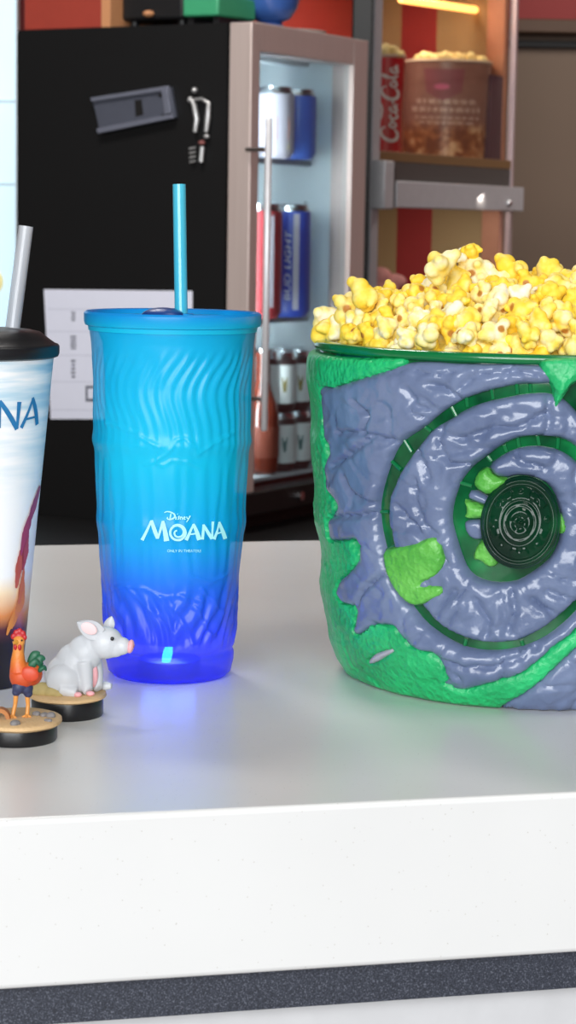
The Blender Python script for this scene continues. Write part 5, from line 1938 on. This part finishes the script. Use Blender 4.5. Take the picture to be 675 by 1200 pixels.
for i in range(nr + 1):
    r = 1.0 * (i / nr)
    for j in range(na):
        a = 2 * math.pi * j / na
        vs.append(md(r * math.cos(a), r * math.sin(a), med_h(r, a) if i < nr else H0 - 0.0080))
for h_, r in ((0.004, 1.0), (0.0, 0.97)):
    for j in range(na):
        a = 2 * math.pi * j / na
        vs.append(md(r * math.cos(a), r * math.sin(a), h_))
for i in range(nr + 2):
    for j in range(na):
        k = (j + 1) % na
        fs.append((i * na + j, i * na + k, (i + 1) * na + k, (i + 1) * na + j))
g.add(vs, fs)
o = obj('oval_medallion', g, M_DEEP, bucket, smooth=60)
o['label'] = 'dark green glossy oval boss'

# ------------------------------------------------------------------ popcorn
m, nt, p = new_mat('buttery_popcorn')
oi = N(nt, 'ShaderNodeObjectInfo')
f = noise_fac(nt, 120, 3)
ad = N(nt, 'ShaderNodeMath'); ad.operation = 'MULTIPLY_ADD'; ad.inputs[1].default_value = 0.55
nt.links.new(oi.outputs['Random'], ad.inputs[0]); nt.links.new(f, ad.inputs[2])
butter = ramp(nt, ad.outputs[0], [(0.46, lin((255, 246, 216))), (0.66, lin((255, 236, 152))), (0.86, lin((255, 220, 84))), (1.0, lin((255, 214, 60)))])
atc = N(nt, 'ShaderNodeAttribute'); atc.attribute_name = 'hull'
nt.links.new(mixc(nt, atc.outputs['Fac'], butter, lin((186, 122, 44))), p.inputs['Base Color'])
p.inputs['Roughness'].default_value = 0.55
p.inputs['Subsurface Weight'].default_value = 0.08
p.inputs['Subsurface Radius'].default_value = (0.004, 0.003, 0.0015)
p.inputs['Subsurface Scale'].default_value = 1.0
M_POP = m
variants = []
for k in range(9):
    rr = random.Random(100 + k)
    g = G()
    g.ell((0, 0, 0), 0.0052, 12, 8)
    nl = rr.randint(7, 11)
    hull = Vector((rr.uniform(-1, 1), rr.uniform(-1, 1), rr.uniform(-1, 1))).normalized()
    for i in range(nl):
        d = Vector((rr.gauss(0, 1), rr.gauss(0, 1), rr.gauss(0, 1))).normalized()
        if d.dot(hull) > 0.72: d = -d
        r_ = rr.uniform(0.0030, 0.0050)
        c_ = d * rr.uniform(0.0042, 0.0060)
        g.ell(c_, (r_, r_ * rr.uniform(0.8, 1.1), r_ * rr.uniform(0.8, 1.1)), 12, 8)
        if rr.random() < 0.6:
            d2 = (d + Vector((rr.gauss(0, .6), rr.gauss(0, .6), rr.gauss(0, .6)))).normalized()
            g.ell(c_ + d2 * r_ * 0.9, r_ * 0.6, 10, 6)
    g = blob(g, 0.0008, 1, 0.5)
    me = bpy.data.meshes.new('popcorn')
    me.from_pydata(g.v, [], g.f)
    me.shade_smooth()
    at_ = me.attributes.new('hull', 'FLOAT', 'POINT')
    for i, v_ in enumerate(me.vertices):
        q = v_.co
        t = q.normalized().dot(hull)
        ln = q.length
        val = max(0, min(1, (t - 0.88) / 0.06)) * max(0, min(1, (0.0066 - ln) / 0.0010))
        at_.data[i].value = val
    me.materials.append(M_POP)
    variants.append(me)

RH = Rrim - 0.009


def heap_z(x, y):
    r = math.hypot(x - BB[0], y - BB[1]) / RH
    return zrim + 0.006 + 0.0265 * max(0, 1 - r ** 2.8)


pts = []
rr = random.Random(42)


def try_add(P, md_, store=pts):
    for q in store:
        if (q[0] - P[0]) ** 2 + (q[1] - P[1]) ** 2 + (q[2] - P[2]) ** 2 < md_ * md_:
            return False
    store.append(P)
    return True


# peaks the photo shows, then the surface, then the layer below
for px_, py_, dy in ((516, 313, -0.055), (545, 305, -0.03), (553, 299, -0.03), (537, 326, -0.03), (556, 320, -0.03), (600, 320, -0.03), (586, 333, -0.03), (640, 328, -0.02), (655, 335, -0.02), (388, 372, 0.0), (383, 386, -0.01), (425, 350, -0.04), (408, 360, -0.02)):
    q = at_y(px_, py_, BB[1] + dy)
    pts.append(tuple(q))
npk = len(pts)
tries = 0
while len(pts) < 245 and tries < 90000:
    tries += 1
    a = rr.uniform(0, 2 * math.pi); d = RH * math.sqrt(rr.random())
    x, y = BB[0] + d * math.sin(a), BB[1] - d * math.cos(a)
    if y > BB[1] + 0.012 or x > BB[0] + 0.055:
        continue
    try_add((x, y, heap_z(x, y) + rr.uniform(-0.002, 0.005)), 0.0108)
top_n = len(pts)
tries = 0
while len(pts) < 298 and tries < 90000:
    tries += 1
    a = rr.uniform(0, 2 * math.pi); d = (RH - 0.002) * math.sqrt(rr.random())
    x, y = BB[0] + d * math.sin(a), BB[1] - d * math.cos(a)
    if y > BB[1] - 0.01 or x > BB[0] + 0.05:
        continue
    try_add((x, y, heap_z(x, y) - 0.010), 0.0102)
print('POPCORN', top_n, len(pts))
for i, P in enumerate(pts):
    o = bpy.data.objects.new('popcorn', variants[rr.randrange(len(variants))])
    COL.objects.link(o)
    o.location = P
    o.rotation_euler = (rr.uniform(0, 6.28), rr.uniform(0, 6.28), rr.uniform(0, 6.28))
    s_ = rr.uniform(0.78, 1.05) if i >= npk else (1.2 if i not in (1, 2) else 0.78)
    o.scale = (s_, s_, s_)
    tag(o, 'buttery popped corn heaped in the green stone spiral bucket', 'popcorn', 'popcorn heaped in the bucket')
# packed popcorn under the top layers
g = G()
prof_ = [(0.001, zrim - 0.03), (RH * 0.98, zrim - 0.03), (RH * 0.98, zrim - 0.006), (RH * 0.9, zrim + 0.002), (RH * 0.6, zrim + 0.011), (RH * 0.3, zrim + 0.015), (0.001, zrim + 0.016)]
g.lathe(prof_, BB[:2], 60)
for i in range(520):
    a = rr.uniform(0, 2 * math.pi); d = (RH - 0.004) * math.sqrt(rr.random())
    x, y = BB[0] + d * math.sin(a), BB[1] - d * math.cos(a)
    hz_ = heap_z(x, y) - 0.016
    if y > BB[1] + 0.012 or x > BB[0] + 0.055:
        hz_ += 0.013
    g.ell((x, y, hz_ + rr.uniform(-0.002, 0.003)), (rr.uniform(0.005, 0.009), rr.uniform(0.005, 0.009), rr.uniform(0.005, 0.008)), 10, 7)
tag(obj('packed_popcorn', g, mat('golden_popcorn_mass', (246, 212, 96), 0.6, vary=0.2, scale=140), loc=(BB[0], BB[1], zrim)), 'packed popcorn filling the green bucket below its top layer', 'popcorn', kind='stuff')
# ------------------------------------------------------------------ light
w = bpy.data.worlds.new('world')
SC.world = w
w.use_nodes = True
bg = w.node_tree.nodes['Background']
bg.inputs[0].default_value = lin((225, 232, 240))
bg.inputs[1].default_value = 0.30


def area(name, loc, target, sx, sy, power, color=(1, 1, 1)):
    d = bpy.data.lights.new(name, 'AREA')
    d.shape = 'RECTANGLE'
    d.size, d.size_y = sx, sy
    d.energy = power
    d.color = color
    o = bpy.data.objects.new(name, d)
    COL.objects.link(o)
    o.location = loc
    o.rotation_euler = (Vector(target) - Vector(loc)).to_track_quat('-Z', 'Y').to_euler()
    return o


area('window_daylight', (-0.6, -2.6, 1.9), (0, 1.3, 1.0), 3.4, 2.0, 190, (0.97, 0.99, 1.0))
area('ceiling_lamp', (0.6, 0.9, 2.7), (0.6, 0.9, 0), 0.6, 0.6, 8, (1.0, 0.97, 0.92))
area('ceiling_lamp_rear', (-0.4, 2.6, 2.7), (0.1, 3.4, 0.9), 0.6, 0.6, 40, (1.0, 0.95, 0.9))
area('ceiling_lamp_far', (1.6, 5.0, 2.7), (1.4, 6.6, 1.0), 0.6, 0.6, 38, (1.0, 0.93, 0.86))
fl_ = ff(x0 + 0.02, y0 + 0.03, FH * 0.55)
area('fridge_lamp', tuple(fl_), tuple(ff(FW - 0.06, 0.24, FH * 0.55)), 0.02, 0.62, 2.8, (0.95, 0.98, 1.0))
area('warmer_lamp', tuple(wf(WW / 2, 0.12, z_wt - 0.02)), tuple(wf(WW / 2, 0.16, z_s1)), 0.3, 0.05, 1.8, (1.0, 0.86, 0.70))
area('warmer_lower_fill', tuple(wf(WW / 2, 0.06, z_s3 - 0.012)), tuple(wf(WW / 2 + 0.1, 0.2, z_w0)), 0.3, 0.05, 0.7, (1.0, 0.9, 0.78))  # added fill under the shelf that brightens the stripes, no fitting there
area('right_wall_fill', (3.2, 4.0, 2.7), (4.4, 4.6, 1.2), 0.6, 0.6, 40, (1.0, 0.95, 0.9))  # added unseen light on the red wall, for its reflection in the fridge door

ld = bpy.data.lights.new('tumbler_led', 'POINT')
ld.energy = 0.16; ld.color = (0.10, 0.24, 1.0); ld.shadow_soft_size = 0.016
lo = bpy.data.objects.new('tumbler_led', ld); COL.objects.link(lo); lo.location = (TB[0], TB[1] - 0.004, Z_TOP + 0.017)
vs_ = SC.view_settings
vs_.view_transform = 'Standard'
vs_.look = 'None'
vs_.exposure = 0.0
vs_.gamma = 1.0
vs_.use_curve_mapping = False
SC.cycles.use_denoising = True
SC.cycles.max_bounces = 10
SC.cycles.transparent_max_bounces = 12
SC.cycles.sample_clamp_indirect = 6.0
